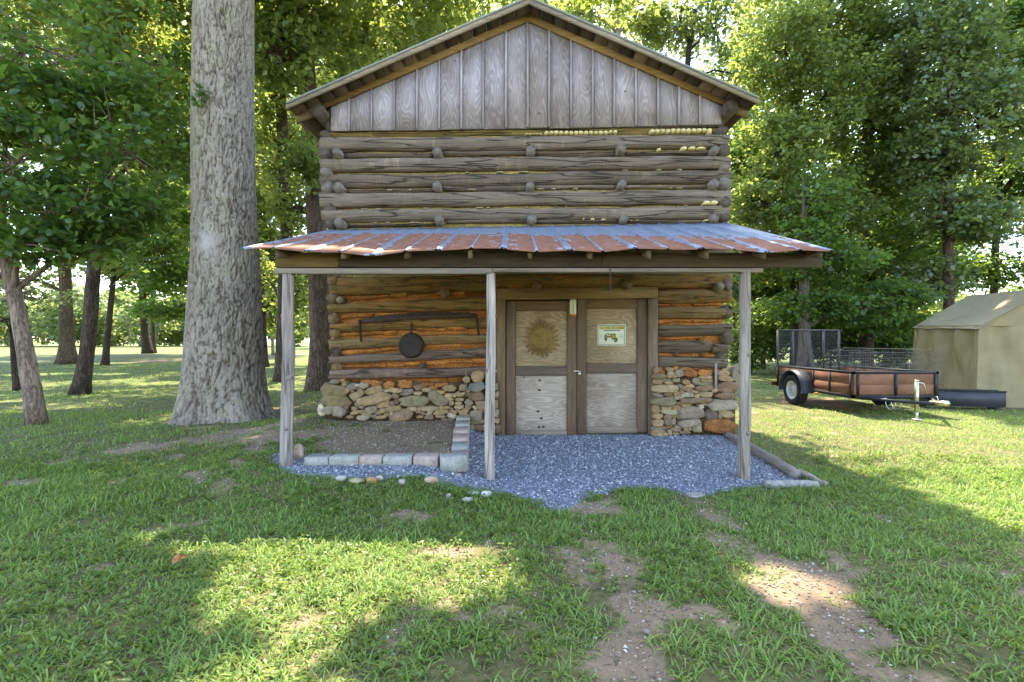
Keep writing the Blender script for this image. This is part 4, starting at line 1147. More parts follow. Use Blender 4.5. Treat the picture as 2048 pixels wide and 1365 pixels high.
# thermometer
TY = WY - 0.052
x0, z1 = wpt(*zx8(657, 222), TY); x1, z0 = wpt(*zx8(703, 340), TY)
th = obj("thermometer", box((x0, TY - 0.012, z0), (x1, TY, z1), 0.003), M_PLAIN, None, (0.66, 0.64, 0.40))
tag(th, "small pale wall thermometer with an orange foot between the door tops", "thermometer")
xm = (x0 + x1) / 2
obj("coloured_foot", box((x0 + 0.0005, TY - 0.0145, z0 - 0.002), (x1 - 0.0005, TY - 0.0125, z0 + 0.030)), M_PLAIN, th, (0.50, 0.16, 0.03))
obj("tube", tube([(xm, TY - 0.016, z0 + 0.035), (xm, TY - 0.016, z1 + 0.012)], 0.0035, 7), M_PLAIN, th, (0.34, 0.36, 0.30))
obj("mount", box((x0 + 0.005, TY - 0.016, z1 + 0.001), (x1 - 0.005, TY - 0.002, z1 + 0.038), 0.003), M_PLAIN, th, (0.30, 0.34, 0.28))
for k in range(9):
    zz = z0 + 0.045 + k * 0.0155
    obj("scale_mark", box((xm + 0.007, TY - 0.0135, zz), (xm + (0.018 if k % 3 else 0.023), TY - 0.0125, zz + 0.004)), M_PLAIN, th, (0.12, 0.12, 0.10))
    obj("scale_mark", box((xm - 0.020, TY - 0.0135, zz), (xm - 0.008, TY - 0.0125, zz + 0.003)), M_PLAIN, th, (0.16, 0.16, 0.12))
# tractor sign
GY = WY - 0.014
def gpt(x, y):                       # coordinates of the enlarged sign
    return wpt(1180 + x * 0.05127, 635 + y * 0.05127, GY)
(x0, z1), (x1, z0) = gpt(275, 275), gpt(1390, 1110)
sign = obj("tractor_sign", box((x0, GY - 0.010, z0), (x1, GY - 0.001, z1), 0.002), M_PLAIN, None, (0.62, 0.61, 0.47))
tag(sign, "cream metal sign with a yellow tractor on the right barn door", "sign")
def sp(name, poly, col, d=0.0115):
    return obj(name, prism([gpt(*p) for p in poly][::-1], GY - d, GY - 0.009), M_PLAIN, sign, col)
def rect(a, b, c, d): return [(a, b), (c, b), (c, d), (a, d)]
for rr_ in (rect(300, 305, 1345, 325), rect(300, 1065, 1345, 1083), rect(300, 326, 316, 1064), rect(1328, 326, 1345, 1064)):
    sp("border_line", rr_, (0.07, 0.07, 0.05))
r6 = np.random.default_rng(6)
xq = 370
while xq < 1300:
    w = r6.uniform(38, 62)
    col = (0.42, 0.34, 0.05) if xq < 990 or xq > 1170 else (0.45, 0.30, 0.03)
    sp("lettering", rect(xq, 345, xq + w * 0.32, 470), col)
    sp("lettering", rect(xq + w * 0.33, [350, 400, 448][int(r6.integers(3))], xq + w * 0.62, [370, 420, 468][int(r6.integers(2, 3))]), col)
    sp("lettering", rect(xq + w * 0.63, 345, xq + w * 0.86, 470), col)
    xq += w
sp("underline", rect(520, 497, 1170, 532), (0.16, 0.15, 0.06))
for (a, b, c, d) in ((1060, 668, 1300, 680), (1170, 712, 1310, 722), (1100, 752, 1310, 764), (1150, 800, 1310, 812), (1190, 840, 1300, 850), (380, 700, 470, 710), (395, 740, 460, 750), (385, 780, 470, 790), (400, 820, 450, 830)):
    sp("small_print", rect(a, b, c, d), (0.33, 0.32, 0.26))
def ell(cx, cy, rx, ry, n=18): return [(cx + rx * math.cos(2 * np.pi * k / n), cy + ry * math.sin(2 * np.pi * k / n)) for k in range(n)]
sp("printed_wheel", ell(612, 795, 62, 132), (0.085, 0.09, 0.055), 0.012)
sp("printed_hub", ell(616, 790, 26, 75), (0.30, 0.29, 0.20), 0.0125)
sp("printed_axle", rect(660, 735, 830, 785), (0.10, 0.11, 0.04), 0.012)
sp("printed_bonnet", [(790, 640), (985, 625), (1000, 740), (1030, 790), (960, 860), (860, 870), (800, 780)], (0.36, 0.28, 0.03), 0.0125)
sp("printed_grille", [(930, 650), (985, 640), (990, 740), (940, 745)], (0.16, 0.10, 0.02), 0.013)
sp("printed_seat", [(650, 625), (690, 620), (800, 690), (795, 715), (700, 690)], (0.16, 0.15, 0.11), 0.012)
sp("printed_wheel", ell(1000, 880, 76, 92), (0.075, 0.08, 0.05), 0.0132)
sp("printed_hub", ell(985, 875, 34, 46), (0.28, 0.28, 0.20), 0.0138)
# hasp and padlock
LY = WY - 0.055
x0, z0 = wpt(*zx8(684, 742), LY)
hasp = obj("padlock", box((x0, LY - 0.006, z0 - 0.008), (x0 + 0.075, LY, z0 + 0.010), 0.002), M_METAL, None, (0.55, 0.53, 0.47))
tag(hasp, "small silver padlock and hasp joining the two barn doors", "padlock")
lx, lz = wpt(*zx8(727, 755), LY)
obj("lock_body", box((lx - 0.019, LY - 0.032, lz - 0.030), (lx + 0.019, LY - 0.012, lz + 0.008), 0.005), M_METAL, hasp, (0.62, 0.58, 0.45))
a = np.linspace(0, np.pi, 9)
obj("shackle", tube(np.concatenate([[(lx + 0.013, LY - 0.022, lz + 0.006)], np.stack([lx + 0.013 * np.cos(a), np.full(9, LY - 0.022), lz + 0.018 + 0.013 * np.sin(a)], 1), [(lx - 0.013, LY - 0.022, lz + 0.006)]]), 0.0035, 7), M_METAL, hasp, (0.7, 0.7, 0.68), smooth=True)
# chain hanging from the beam
cx_, cz_ = bpt(1220.5, 531, BY - 0.045)
chain = empty("hanging_chain", (cx_, BY - 0.045, cz_), "short rusty chain hanging from the porch beam above the door", "chain")
la = np.linspace(0, 2 * np.pi, 13)
lk = np.stack([0.0075 * np.cos(la), np.zeros(13), 0.0145 * np.sin(la)], 1)
for k in range(13):
    p = lk.copy()
    if k % 2: p = p[:, [1, 0, 2]]
    obj("chain_link", tube(p + (cx_, BY - 0.045, cz_ - 0.012 - 0.0205 * k), 0.0028, 5), M_IRON, chain, (0.085, 0.055, 0.042), smooth=True)
# wooden yard stick standing on the stones at the right, wire loop at the left
p0, p1 = wpt(*(1290 + 1075 * 0.1319, 700 + 205 * 0.1319), FY - 0.05), wpt(*(1290 + 1070 * 0.1319, 700 + 590 * 0.1319), FY - 0.05)
tag(obj("wooden_stake", box((p1[0] - 0.014, FY - 0.065, p1[1]), (p0[0] + 0.014, FY - 0.05, p0[1]), 0.003), M_BOARDZ, None, (0.30, 0.27, 0.24)), "thin grey wooden stake leaning on the stones beside the right post", "stake")
def bp(x, y): return wpt(820 + x * 0.1099, 730 + y * 0.1099, FY - 0.05)
pp = [bp(1035, 60), bp(1020, 130), bp(1000, 340), bp(1005, 560), bp(1018, 590), bp(1028, 560), bp(1030, 340), bp(1030, 130)]
tag(obj("wire_hook", tube([(x, FY - 0.06, z) for x, z in pp], 0.0045, 6), M_IRON, None, (0.20, 0.17, 0.12)), "thin bent wire hook hanging over the stones beside the middle post", "hook")

# ------------------------------------------------------------------ edging blocks, edging logs, rocks
def block(p, size, rotz, col, label, seed):
    r = np.random.default_rng(seed)
    V, Fc = box((-size[0] / 2, -size[1] / 2, 0), (size[0] / 2, size[1] / 2, size[2]), 0.010)
    V = V + r.normal(0, 0.0035, V.shape)
    o = obj("edging_block", (V, Fc), M_BLOCK, None, col, origin=(0, 0, 0))
    o.location = p; o.rotation_euler = (r.normal(0, 0.012), r.normal(0, 0.012), rotz)
    WLOC[o.name] = np.array(p)
    tag(o, label, "edging block", "landscape blocks around the flower bed")
GG, PK = (0.33, 0.315, 0.27), (0.40, 0.30, 0.25)
by0 = 5.06
edges = [607, 656, 717, 764, 824, 876]
labs = ["grey edging block at the left end of the bed's front row", "second grey edging block from the left in the bed's front row", "pinkish edging block third from the left in the bed's front row",
        "grey-green edging block fourth from the left in the bed's front row", "mottled pink edging block beside the corner of the bed's front row"]
for i in range(5):
    xa1, xb1 = (edges[i] - CX) * (by0 - 0.06) / F, (edges[i + 1] - CX) * (by0 - 0.06) / F
    xm = (xa1 + xb1) / 2
    zb = float(height(xm, by0 - 0.12)) - 0.02
    top_z = P(0, [915, 915, 915, 914, 913][i], by0 - 0.06)[2]
    block((xm, by0 + 0.03, zb), (xb1 - xa1 - 0.012, 0.18, top_z - zb), [0.03, 0.0, 0.0, -0.02, 0.06][i], [GG, GG, PK, GG, PK][i], labs[i], 70 + i)
block(((904 - CX) * 4.98 / F, 5.06, 0.03), (0.27, 0.19, 0.175), 0.25, GG, "grey corner edging block topping the front corner of the bed", 76)
block(((884 - CX) * 4.9 / F + 0.02, 4.99, -0.06), (0.33, 0.2, 0.085), 0.12, PK, "low pinkish edging block laid flat under the bed's front corner", 77)
side = [(-0.575, 5.28), (-0.605, 5.60), (-0.63, 5.93), (-0.655, 6.26), (-0.68, 6.58), (-0.70, 6.88)]
sl = ["nearest to the corner", "second from the corner", "third from the corner", "fourth from the corner", "fifth from the corner", "last before the stone footing"]
for i, (x, y) in enumerate(side):
    block((x, y, float(height(-0.4, y)) - 0.02), (0.19, 0.31, 0.20 + 0.022 * i), 0.07, [PK, GG, PK, PK, GG, GG][i], "edging block in the bed's side row, " + sl[i], 80 + i)
def edging_log(p0, p1, r, col, label, seed):
    s = np.linspace(0, 1, 24)[:, None]
    path = np.array(p0)[None] * (1 - s) + np.array(p1)[None] * s
    path[:, 0] += 0.02 * fbm(s[:, 0] * 4, seed, 0, seed)
    path[:, 2] += 0.006 * fbm(s[:, 0] * 6, seed + 4, 0, seed)
    V, Fc = tube(path, r * (1 + 0.1 * fbm(s[:, 0] * 5, 2.0, 0, seed)), 12, 0.14, seed)
    tag(obj("edging_log", (V, Fc), M_BOARDY, None, col, smooth=True), label, "log", "logs edging the gravel")
edging_log((3.15, 7.0, 0.03), (2.98, 5.0, 0.0), 0.058, (0.25, 0.215, 0.18), "long weathered log edging the gravel's right side behind the right post", 3)
edging_log((2.47, 4.72, -0.01), (3.00, 4.70, -0.015), 0.046, (0.30, 0.275, 0.25), "short grey log at the front right corner of the gravel", 5)
edging_log((3.02, 5.05, 0.03), (3.09, 4.72, -0.01), 0.026, (0.33, 0.28, 0.23), "small split piece of wood at the corner of the edging logs", 6)
def rock(x, y, w, h, d, col, label, seed):
    V, Fc = [], []
    n, m = 10, 6
    r = np.random.default_rng(seed)
    for i in range(m + 1):
        ph = -np.pi / 2 + np.pi * i / m
        for k in range(n):
            a = 2 * np.pi * k / n
            V.append((math.cos(ph) * math.cos(a), math.cos(ph) * math.sin(a), math.sin(ph)))
    V = np.array(V)
    V = V * (1 + 0.5 * fbm(V[:, 0] * 1.3 + seed, V[:, 1] * 1.3, V[:, 2] * 1.3, seed))[:, None]
    for i in range(m):
        for k in range(n):
            k2 = (k + 1) % n
            Fc.append((i * n + k, i * n + k2, (i + 1) * n + k2, (i + 1) * n + k))
    V = V * np.array([w / 2, d / 2, h / 2]) + np.array([x, y, float(height(x, y)) + h * 0.42])
    tag(obj("rock", (V, Fc), M_STONE, None, col), label, "rock", "loose rocks around the porch")
def rk(px, py, w, h, col, label, seed, z=0.02):
    g = G(px, py + 4, z)
    k = g[1] / F
    rock(g[0], g[1], w * k * 1.2, h * k * 1.25, w * k * 0.8, col, label, seed)
rk(597, 928, 17, 26, (0.42, 0.29, 0.22), "upright pinkish rock between the left post and the edging blocks", 11, 0.06)
rk(683, 968, 20, 11, (0.451, 0.418, 0.369), "white rock at the left end of the row along the gravel's front edge", 12)
rk(714, 970, 24, 9, (0.34, 0.28, 0.16), "flat olive rock in the row along the gravel's front edge", 13)
rk(742, 970, 19, 10, (0.42, 0.24, 0.09), "orange rock in the row along the gravel's front edge", 14)
rk(758, 967, 13, 9, (0.476, 0.426, 0.361), "small white rock beside the orange one on the gravel's front edge", 15)
rk(804, 972, 12, 10, (0.451, 0.41, 0.361), "small whitish rock below the middle edging blocks", 16)
rk(864, 968, 25, 14, (0.44, 0.30, 0.20), "large reddish tan rock below the corner of the edging blocks", 17)
rk(898, 983, 9, 8, (0.426, 0.385, 0.344), "little pale rock at the grass edge left of the middle post", 18)
rk(946, 975, 24, 8, (0.451, 0.41, 0.361), "long white rock just left of the middle post's foot", 19)
rk(973, 978, 19, 12, (0.492, 0.459, 0.41), "chunky white rock in front of the middle post's foot", 20)
rk(936, 987, 22, 9, (0.451, 0.41, 0.353), "flat white rock nearest the grass left of the middle post", 21)
rk(1390, 988, 36, 6, (0.33, 0.29, 0.25), "flat grey rock at the grass edge below the barn door", 23, -0.05)
rk(1292, 1264, 13, 9, (0.24, 0.21, 0.18), "grey rock in the bare track in front of the gravel", 24, -0.05)

# ------------------------------------------------------------------ utility trailer
TX0, TX1, TY0, TY1 = 6.40, 7.96, 9.0, 11.55
TRZ = 0.83; TBZ = 0.38
BLK = (0.018, 0.018, 0.020)
trailer = empty("utility_trailer", (7.18, 10.3, 0), "open utility trailer with brown plank sides and a tall mesh tailgate", "trailer")
fr = Geo()
for z, t in ((TRZ, 0.045), (TBZ, 0.06)):
    for (a, b) in (((TX0, TY0), (TX1, TY0)), ((TX0, TY0), (TX0, TY1)), ((TX1, TY0), (TX1, TY1)), ((TX0, TY1), (TX1, TY1))):
        if z == TRZ and a[1] == TY1: continue
        fr.box((min(a[0], b[0]) - 0.025, min(a[1], b[1]) - 0.025, z - t), (max(a[0], b[0]) + 0.025, max(a[1], b[1]) + 0.025, z))
obj("frame", fr.geo, M_PAINT, trailer, BLK)
for x in (TX0 + 0.06, 7.17, TX1 - 0.05):
    obj("stake_post", box((x - 0.022, TY0 - 0.045, TBZ), (x + 0.022, TY0 - 0.026, TRZ - 0.05)), M_PAINT, trailer, BLK)
for y in (TY0 + 0.03, TY0 + 0.62, TY0 + 1.15, TY0 + 2.0, TY1 - 0.05):
    obj("stake_post", box((TX0 - 0.045, y - 0.022, TBZ), (TX0 - 0.026, y + 0.022, TRZ - 0.05)), M_PAINT, trailer, BLK)
    obj("stake_post", box((TX1 + 0.026, y - 0.022, TBZ), (TX1 + 0.045, y + 0.022, TRZ - 0.05)), M_PAINT, trailer, BLK)
BRN = (0.215, 0.10, 0.06)
for i, (z0, z1) in enumerate(((TBZ + 0.02, TBZ + 0.205), (TBZ + 0.215, TRZ - 0.05))):
    for (x0, x1) in ((TX0 + 0.0, 7.165), (7.175, TX1)):
        obj("plank", box((x0, TY0 - 0.022, z0), (x1, TY0 + 0.015, z1), 0.004), M_PLANK, trailer, tuple(np.array(BRN) * random.uniform(0.9, 1.15)))
    for x in (TX0, TX1):
        for (y0, y1) in ((TY0 + 0.03, TY0 + 1.2), (TY0 + 1.21, TY1)):
            obj("plank", box((x - 0.022, y0, z0), (x + 0.015, y1, z1), 0.004), M_PLANK, trailer, tuple(np.array(BRN) * random.uniform(0.75, 1.0)))
for k in range(8):
    xk = TX0 + 0.03 + k * (TX1 - TX0 - 0.06) / 8
    obj("deck_plank", box((xk, TY0 + 0.02, TBZ - 0.02), (xk + 0.18, TY1 - 0.02, TBZ + 0.015)), M_BOARDY, trailer, (0.12, 0.075, 0.05))
def lathe_x(x, y, z, prof, n=28):
    V, Fc = [], []
    for (r_, dx) in prof:
        for k in range(n):
            a = 2 * np.pi * k / n
            V.append((x + dx, y + r_ * math.cos(a), z + r_ * math.sin(a)))
    for i in range(len(prof) - 1):
        for k in range(n):
            k2 = (k + 1) % n
            Fc.append((i * n + k, (i + 1) * n + k, (i + 1) * n + k2, i * n + k2))
    return np.array(V), Fc
WR, WYC = 0.335, 10.55
for s, x in ((-1, TX0 - 0.17), (1, TX1 + 0.17)):
    zc = WR + float(height(x, WYC)) - 0.01
    wheel = obj("wheel", lathe_x(x, WYC, zc, [(0.03, s * 0.02), (0.09, s * 0.02), (0.10, s * 0.0)]), M_METAL, trailer, (0.3, 0.3, 0.3), smooth=True)
    obj("tyre", lathe_x(x, WYC, zc, [(0.20, s * 0.085), (0.23, s * 0.10), (0.29, s * 0.105), (0.325, s * 0.085), (WR, s * 0.06), (WR, -s * 0.06), (0.325, -s * 0.085), (0.29, -s * 0.105), (0.2, -s * 0.085), (0.195, 0), (0.20, s * 0.085)]), M_RUBBER, wheel, (0.017, 0.017, 0.018), smooth=True)
    obj("rim", lathe_x(x, WYC, zc, [(0.203, s * 0.09), (0.195, s * 0.075), (0.185, s * 0.03), (0.15, s * 0.012), (0.10, s * 0.03), (0.085, s * 0.035), (0.08, s * 0.06), (0.0, s * 0.06)]), M_PAINT, wheel, (0.62, 0.64, 0.66), smooth=True)
    for k in range(5):
        a = 2 * np.pi * k / 5
        obj("lug_nut", tube([(x + s * 0.03, WYC + 0.062 * math.cos(a), zc + 0.062 * math.sin(a)), (x + s * 0.07, WYC + 0.062 * math.cos(a), zc + 0.062 * math.sin(a))], 0.01, 6), M_METAL, wheel, (0.35, 0.33, 0.3))
    V, Fc, m = [], [], 15
    xa1, xb1 = x - 0.13, x + 0.13
    for i in range(m):
        a = R(-8) + R(196) * i / (m - 1)
        for (xx, rr_) in ((xa1, 0.40), (xb1, 0.40), (xb1, 0.415), (xa1, 0.415)):
            V.append((xx, WYC + rr_ * 1.05 * math.cos(a), zc + 0.02 + rr_ * math.sin(a)))
    for i in range(m - 1):
        for k in range(4):
            k2 = (k + 1) % 4
            Fc.append((i * 4 + k, i * 4 + k2, (i + 1) * 4 + k2, (i + 1) * 4 + k))
    Fc += [(0, 1, 2, 3), tuple((m - 1) * 4 + k for k in (3, 2, 1, 0))]
    obj("fender", (V, Fc), M_PAINT, trailer, (0.045, 0.047, 0.055))
obj("axle", tube([(TX0 - 0.1, WYC, 0.30), (TX1 + 0.1, WYC, 0.30)], 0.03, 8), M_PAINT, trailer, BLK)
tg = Geo()
for x in (TX0 + 0.15, TX1 - 0.15):
    tg.tube([(x, TY0 + 0.3, TBZ - 0.05), (x, TY0 - 0.05, TBZ - 0.05), (7.15 + (x - 7.18) * 0.06, 8.10, TBZ - 0.04)], 0.03, 6)
tongue = obj("tongue", tg.geo, M_PAINT, trailer, BLK)
obj("coupler", Geo().tube([(7.15, 8.2, TBZ - 0.03), (7.15, 8.0, TBZ - 0.02), (7.15, 7.88, TBZ - 0.005)], [0.035, 0.04, 0.045], 10).tube([(7.15, 8.05, TBZ), (7.15, 8.07, TBZ + 0.09)], 0.008, 6).geo, M_METAL, tongue, (0.62, 0.58, 0.42), smooth=True)
jx, jy = 7.10, 8.42
jack = obj("jack", Geo().tube([(jx, jy, 0.16), (jx, jy, 0.70)], 0.03, 12).tube([(jx, jy, 0.70), (jx, jy, 0.715)], 0.036, 12).geo, M_METAL, trailer, (0.60, 0.63, 0.40), smooth=True)
obj("foot", Geo().tube([(jx, jy, 0.03), (jx, jy, 0.17)], 0.022, 10).tube([(jx, jy, 0.02), (jx, jy, 0.032)], 0.075, 14).geo, M_METAL, jack, (0.68, 0.68, 0.62))
obj("crank", tube([(jx, jy, 0.67), (jx + 0.07, jy - 0.02, 0.665), (jx + 0.10, jy - 0.02, 0.66), (jx + 0.17, jy - 0.02, 0.47)], 0.008, 6), M_METAL, jack, (0.6, 0.6, 0.58))
for dx in (-0.28, -0.18):
    a = np.linspace(0, np.pi, 9)
    obj("safety_chain", tube(np.stack([np.full(9, jx + dx), TY0 - 0.35 + 0.12 * np.cos(a), TBZ - 0.06 - 0.16 * np.sin(a)], 1), 0.008, 6), M_METAL, trailer, (0.6, 0.58, 0.5))
obj("number_plate", box((6.92, TY0 - 0.06, TBZ - 0.075), (6.98, TY0 - 0.045, TBZ - 0.045)), M_PLAIN, trailer, (0.7, 0.7, 0.68))
obj("marker_light", box((TX0 - 0.06, TY0 + 0.98, TBZ - 0.10), (TX0 - 0.02, TY0 + 1.06, TBZ - 0.05), 0.008), M_PLAIN, trailer, (0.55, 0.19, 0.02))
obj("tail_light", box((TX0 - 0.14, TY1 + 0.0, TBZ - 0.04), (TX0 - 0.02, TY1 + 0.05, TBZ + 0.04), 0.008), M_PLAIN, trailer, (0.16, 0.02, 0.015))
# tailgate
GZ0, GZ1 = 0.80, 1.66
gd = Geo()
gx0, gx1 = TX0 + 0.02, TX1 - 0.06
for z in (GZ0 - 0.35, GZ1): gd.box((gx0, TY1 + 0.03, z - 0.02), (gx1, TY1 + 0.06, z + 0.02))
for x in np.linspace(gx0, gx1, 5): gd.box((x - 0.018, TY1 + 0.028, GZ0 - 0.35), (x + 0.018, TY1 + 0.062, GZ1))
gate = obj("tailgate", gd.geo, M_PAINT, trailer, (0.07, 0.066, 0.064))
V, Fc = [], []
def wire(p, q, w):
    """flat strip of wire in the x-z plane at y"""
    p, q = np.array(p, float), np.array(q, float)
    d = (q - p); d /= np.linalg.norm(d)
    s = np.array([d[2], 0, -d[0]]) * w
    n0 = len(V)
    for k, pt in enumerate((p, q)):
        V.extend([pt + s, pt - s, pt + np.array([0, w * 1.6, 0])])
    Fc.extend([(n0, n0 + 3, n0 + 4, n0 + 1), (n0 + 1, n0 + 4, n0 + 5, n0 + 2), (n0 + 2, n0 + 5, n0 + 3, n0)])
stp = 0.035
zz0 = GZ0 - 0.33
for k in range(int((gx1 - gx0 + GZ1 - zz0) / stp)):
    c = gx0 + k * stp
    h = GZ1 - zz0
    for sg in (1, -1):
        # diagonal strands of the expanded metal
        a = max(0.0, (c - gx1) if sg == 1 else (c - gx1))
        x_s = min(c, gx1); z_s = zz0 + (c - x_s)
        x_e = max(gx0, c - h); z_e = zz0 + (c - x_e)
        if x_s - x_e < 0.02: continue
        if sg == 1: wire((x_s, TY1 + 0.045, z_s), (x_e, TY1 + 0.045, z_e), 0.0016)
        else: wire((gx0 + gx1 - x_s, TY1 + 0.045, z_s), (gx0 + gx1 - x_e, TY1 + 0.045, z_e), 0.0016)
tag(obj("wire_mesh", (V, Fc), M_PAINT, gate, (0.085, 0.085, 0.09)), None, None, kind="stuff")
# wire fence panels standing in the trailer bed
def wire_panel(x0, x1, y0, y1, zb, zt_, label, nv, nh, lean=0.0):
    g = Geo()
    for k in range(nv):
        t = k / (nv - 1)
        x, y = x0 + (x1 - x0) * t, y0 + (y1 - y0) * t
        g.tube([(x, y, zb), (x + lean, y + lean, zt_)], 0.003, 4, caps=False)
    for k in range(nh):
        t = k / (nh - 1)
        z = zb + (zt_ - zb) * t
        g.tube([(x0 + lean * t, y0 + lean * t, z), (x1 + lean * t, y1 + lean * t, z)], 0.003, 4, caps=False)
    tag(obj("wire_fencing", g.geo, M_PAINT, None, (0.09, 0.092, 0.097)), label, "wire panel", "welded wire panels standing in the trailer")
wire_panel(6.5, 7.85, 9.25, 9.25, TBZ + 0.016, 1.18, "welded wire panel standing just behind the trailer's front planks", 27, 8)
wire_panel(7.85, 7.80, 9.3, 11.4, TBZ + 0.016, 1.24, "welded wire panel along the trailer's far side", 42, 8)
wire_panel(6.62, 7.75, 10.1, 10.4, TBZ + 0.016, 1.20, "welded wire panel standing slantwise in the middle of the trailer bed", 20, 8, 0.05)
wire_panel(7.95, 8.9, 9.7, 9.9, 0.03, 1.22, "welded wire panel leaning between the trailer and the tan tent", 18, 10, 0.04)

# ------------------------------------------------------------------ tan tent and dark trough
def sheet(a, b, c, d, nu, nv, amp, seed, fold=6.0, sagv=0.0):
    """cloth between corners a-b (bottom) and d-c (top), with hanging folds"""
    a, b, c, d = map(lambda v: np.array(v, float), (a, b, c, d))
    u = np.linspace(0, 1, nu); v = np.linspace(0, 1, nv)
    U, Vv = np.meshgrid(u, v)
    Pt = (a * (1 - U[..., None]) + b * U[..., None]) * (1 - Vv[..., None]) + (d * (1 - U[..., None]) + c * U[..., None]) * Vv[..., None]
    nrm = np.cross(b - a, d - a); nrm /= np.linalg.norm(nrm)
    L = np.linalg.norm(b - a)
    f = fbm(U * L * fold * 0.5, Vv * 1.2, 0, seed, 3) * (0.35 + 0.65 * np.sin(np.pi * np.clip(1 - Vv, 0, 1) * 0.9)) * amp
    f = f * np.minimum(1, np.minimum(U, 1 - U) * 12)
    sg = -sagv * np.sin(np.pi * U) * np.sin(np.pi * Vv)
    Pt = Pt + nrm * (f + sg)[..., None]
    idx = np.arange(nu * nv).reshape(nv, nu)
    Fq = np.stack([idx[:-1, :-1], idx[:-1, 1:], idx[1:, 1:], idx[1:, :-1]], -1).reshape(-1, 4)
    return Pt.reshape(-1, 3), [Fq]
M_CANVAS = tinted("tent_canvas", 3.5, 0.86, 1.1, 0.8, 0.3, 0.01)
TAN = (0.29, 0.225, 0.12)
FLc, FRc = (10.02, 10.3), (12.55, 9.75)
def outw(c, d=0.16):
    v = np.array(c) - np.array((11.8, 11.4)); v = v / np.linalg.norm(v)
    return (c[0] + v[0] * d, c[1] + v[1] * d)
BLc, BRc = (11.0, 13.1), (13.6, 12.5)
EH = 1.74
tent = empty("canvas_tent", (11.6, 11.3, 0), "tan canvas shelter with a peaked roof beyond the trailer", "tent")
pkF = ((FLc[0] + FRc[0]) / 2, (FLc[1] + FRc[1]) / 2, 2.52)
pkB = ((BLc[0] + BRc[0]) / 2 - 0.1, (BLc[1] + BRc[1]) / 2, 2.62)
obj("side_wall", sheet((*outw(BLc), 0.0), (*outw(FLc), 0.0), (*FLc, EH), (*BLc, EH + 0.09), 90, 26, 0.22, 3, 4.2), M_CANVAS, tent, TAN, smooth=True)
obj("side_wall", sheet((*FRc, 0.0), (*BRc, 0.0), (*BRc, EH + 0.05), (*FRc, EH), 30, 14, 0.05, 4, 4.0), M_CANVAS, tent, TAN, smooth=True)
obj("front_wall", sheet((*outw(FLc), 0.0), (*outw(FRc), 0.0), (*FRc, EH), (*FLc, EH), 90, 26, 0.20, 5, 4.5), M_CANVAS, tent, TAN, smooth=True)
obj("gable_panel", (np.array([(FLc[0], FLc[1] - 0.01, EH - 0.02), (FRc[0], FRc[1] - 0.01, EH - 0.02), (pkF[0], pkF[1] - 0.01, pkF[2])]), [(0, 1, 2)]), M_CANVAS, tent, TAN)
obj("rear_wall", (np.array([(*BRc, 0), (*BLc, 0), (*BLc, EH + 0.08), pkB, (*BRc, EH + 0.05)]), [(0, 1, 2, 3, 4)]), M_CANVAS, tent, TAN)
obj("roof", sheet((BLc[0] - 0.08, BLc[1], EH + 0.02), (FLc[0] - 0.09, FLc[1] - 0.05, EH - 0.09), (pkF[0], pkF[1] - 0.05, pkF[2]), pkB, 50, 24, 0.06, 6, 2.5, 0.13), M_CANVAS, tent, (0.25, 0.215, 0.13), smooth=True)
obj("roof", sheet((FRc[0] + 0.09, FRc[1] - 0.05, EH - 0.09), (BRc[0] + 0.08, BRc[1], EH - 0.02), pkB, (pkF[0], pkF[1] - 0.05, pkF[2]), 30, 16, 0.06, 7, 2.5, 0.13), M_CANVAS, tent, (0.25, 0.215, 0.13), smooth=True)
tb = Geo()
a, b = np.array((8.55, 10.1, 0)), np.array((9.98, 9.72, 0))
dv = (b - a) / np.linalg.norm(b - a); nv_ = np.array((-dv[1], dv[0], 0))
def slab(p, q, off0, off1, z0, z1):
    V = []
    for z in (z0, z1):
        for pt, of in ((p, off0), (q, off0), (q, off1), (p, off1)):
            V.append((*(pt + nv_ * of)[:2], z))
    return np.array(V), [(0, 3, 2, 1), (4, 5, 6, 7), (0, 1, 5, 4), (1, 2, 6, 5), (2, 3, 7, 6), (3, 0, 4, 7)]
tb.add(*slab(a, b, 0.0, 0.02, 0.06, 0.36)).add(*slab(a, b, 0.24, 0.26, 0.06, 0.36)).add(*slab(a, b, 0.0, 0.26, 0.05, 0.07))
tb.add(*slab(a - dv * 0.02, a, 0.0, 0.26, 0.06, 0.36)).add(*slab(b, b + dv * 0.02, 0.0, 0.26, 0.06, 0.36))
trough = obj("metal_trough", tb.geo, M_PAINT, None, (0.05, 0.05, 0.06))
tag(trough, "long low dark grey metal trough on the grass before the tan tent", "trough")
obj("rim", Geo().add(*slab(a - dv * 0.03, b + dv * 0.03, -0.012, 0.03, 0.362, 0.385)).add(*slab(a - dv * 0.03, b + dv * 0.03, 0.23, 0.272, 0.362, 0.385)).geo, M_PAINT, trough, (0.02, 0.02, 0.022))
for t in (a + dv * 0.12, b - dv * 0.12):
    obj("foot", Geo().add(*slab(t - dv * 0.04, t + dv * 0.04, 0.02, 0.24, 0.0, 0.05)).geo, M_PAINT, trough, (0.03, 0.03, 0.033))

# ------------------------------------------------------------------ trees
SUNX, SUNY = -sdir[0] / sdir[2], -sdir[1] / sdir[2]

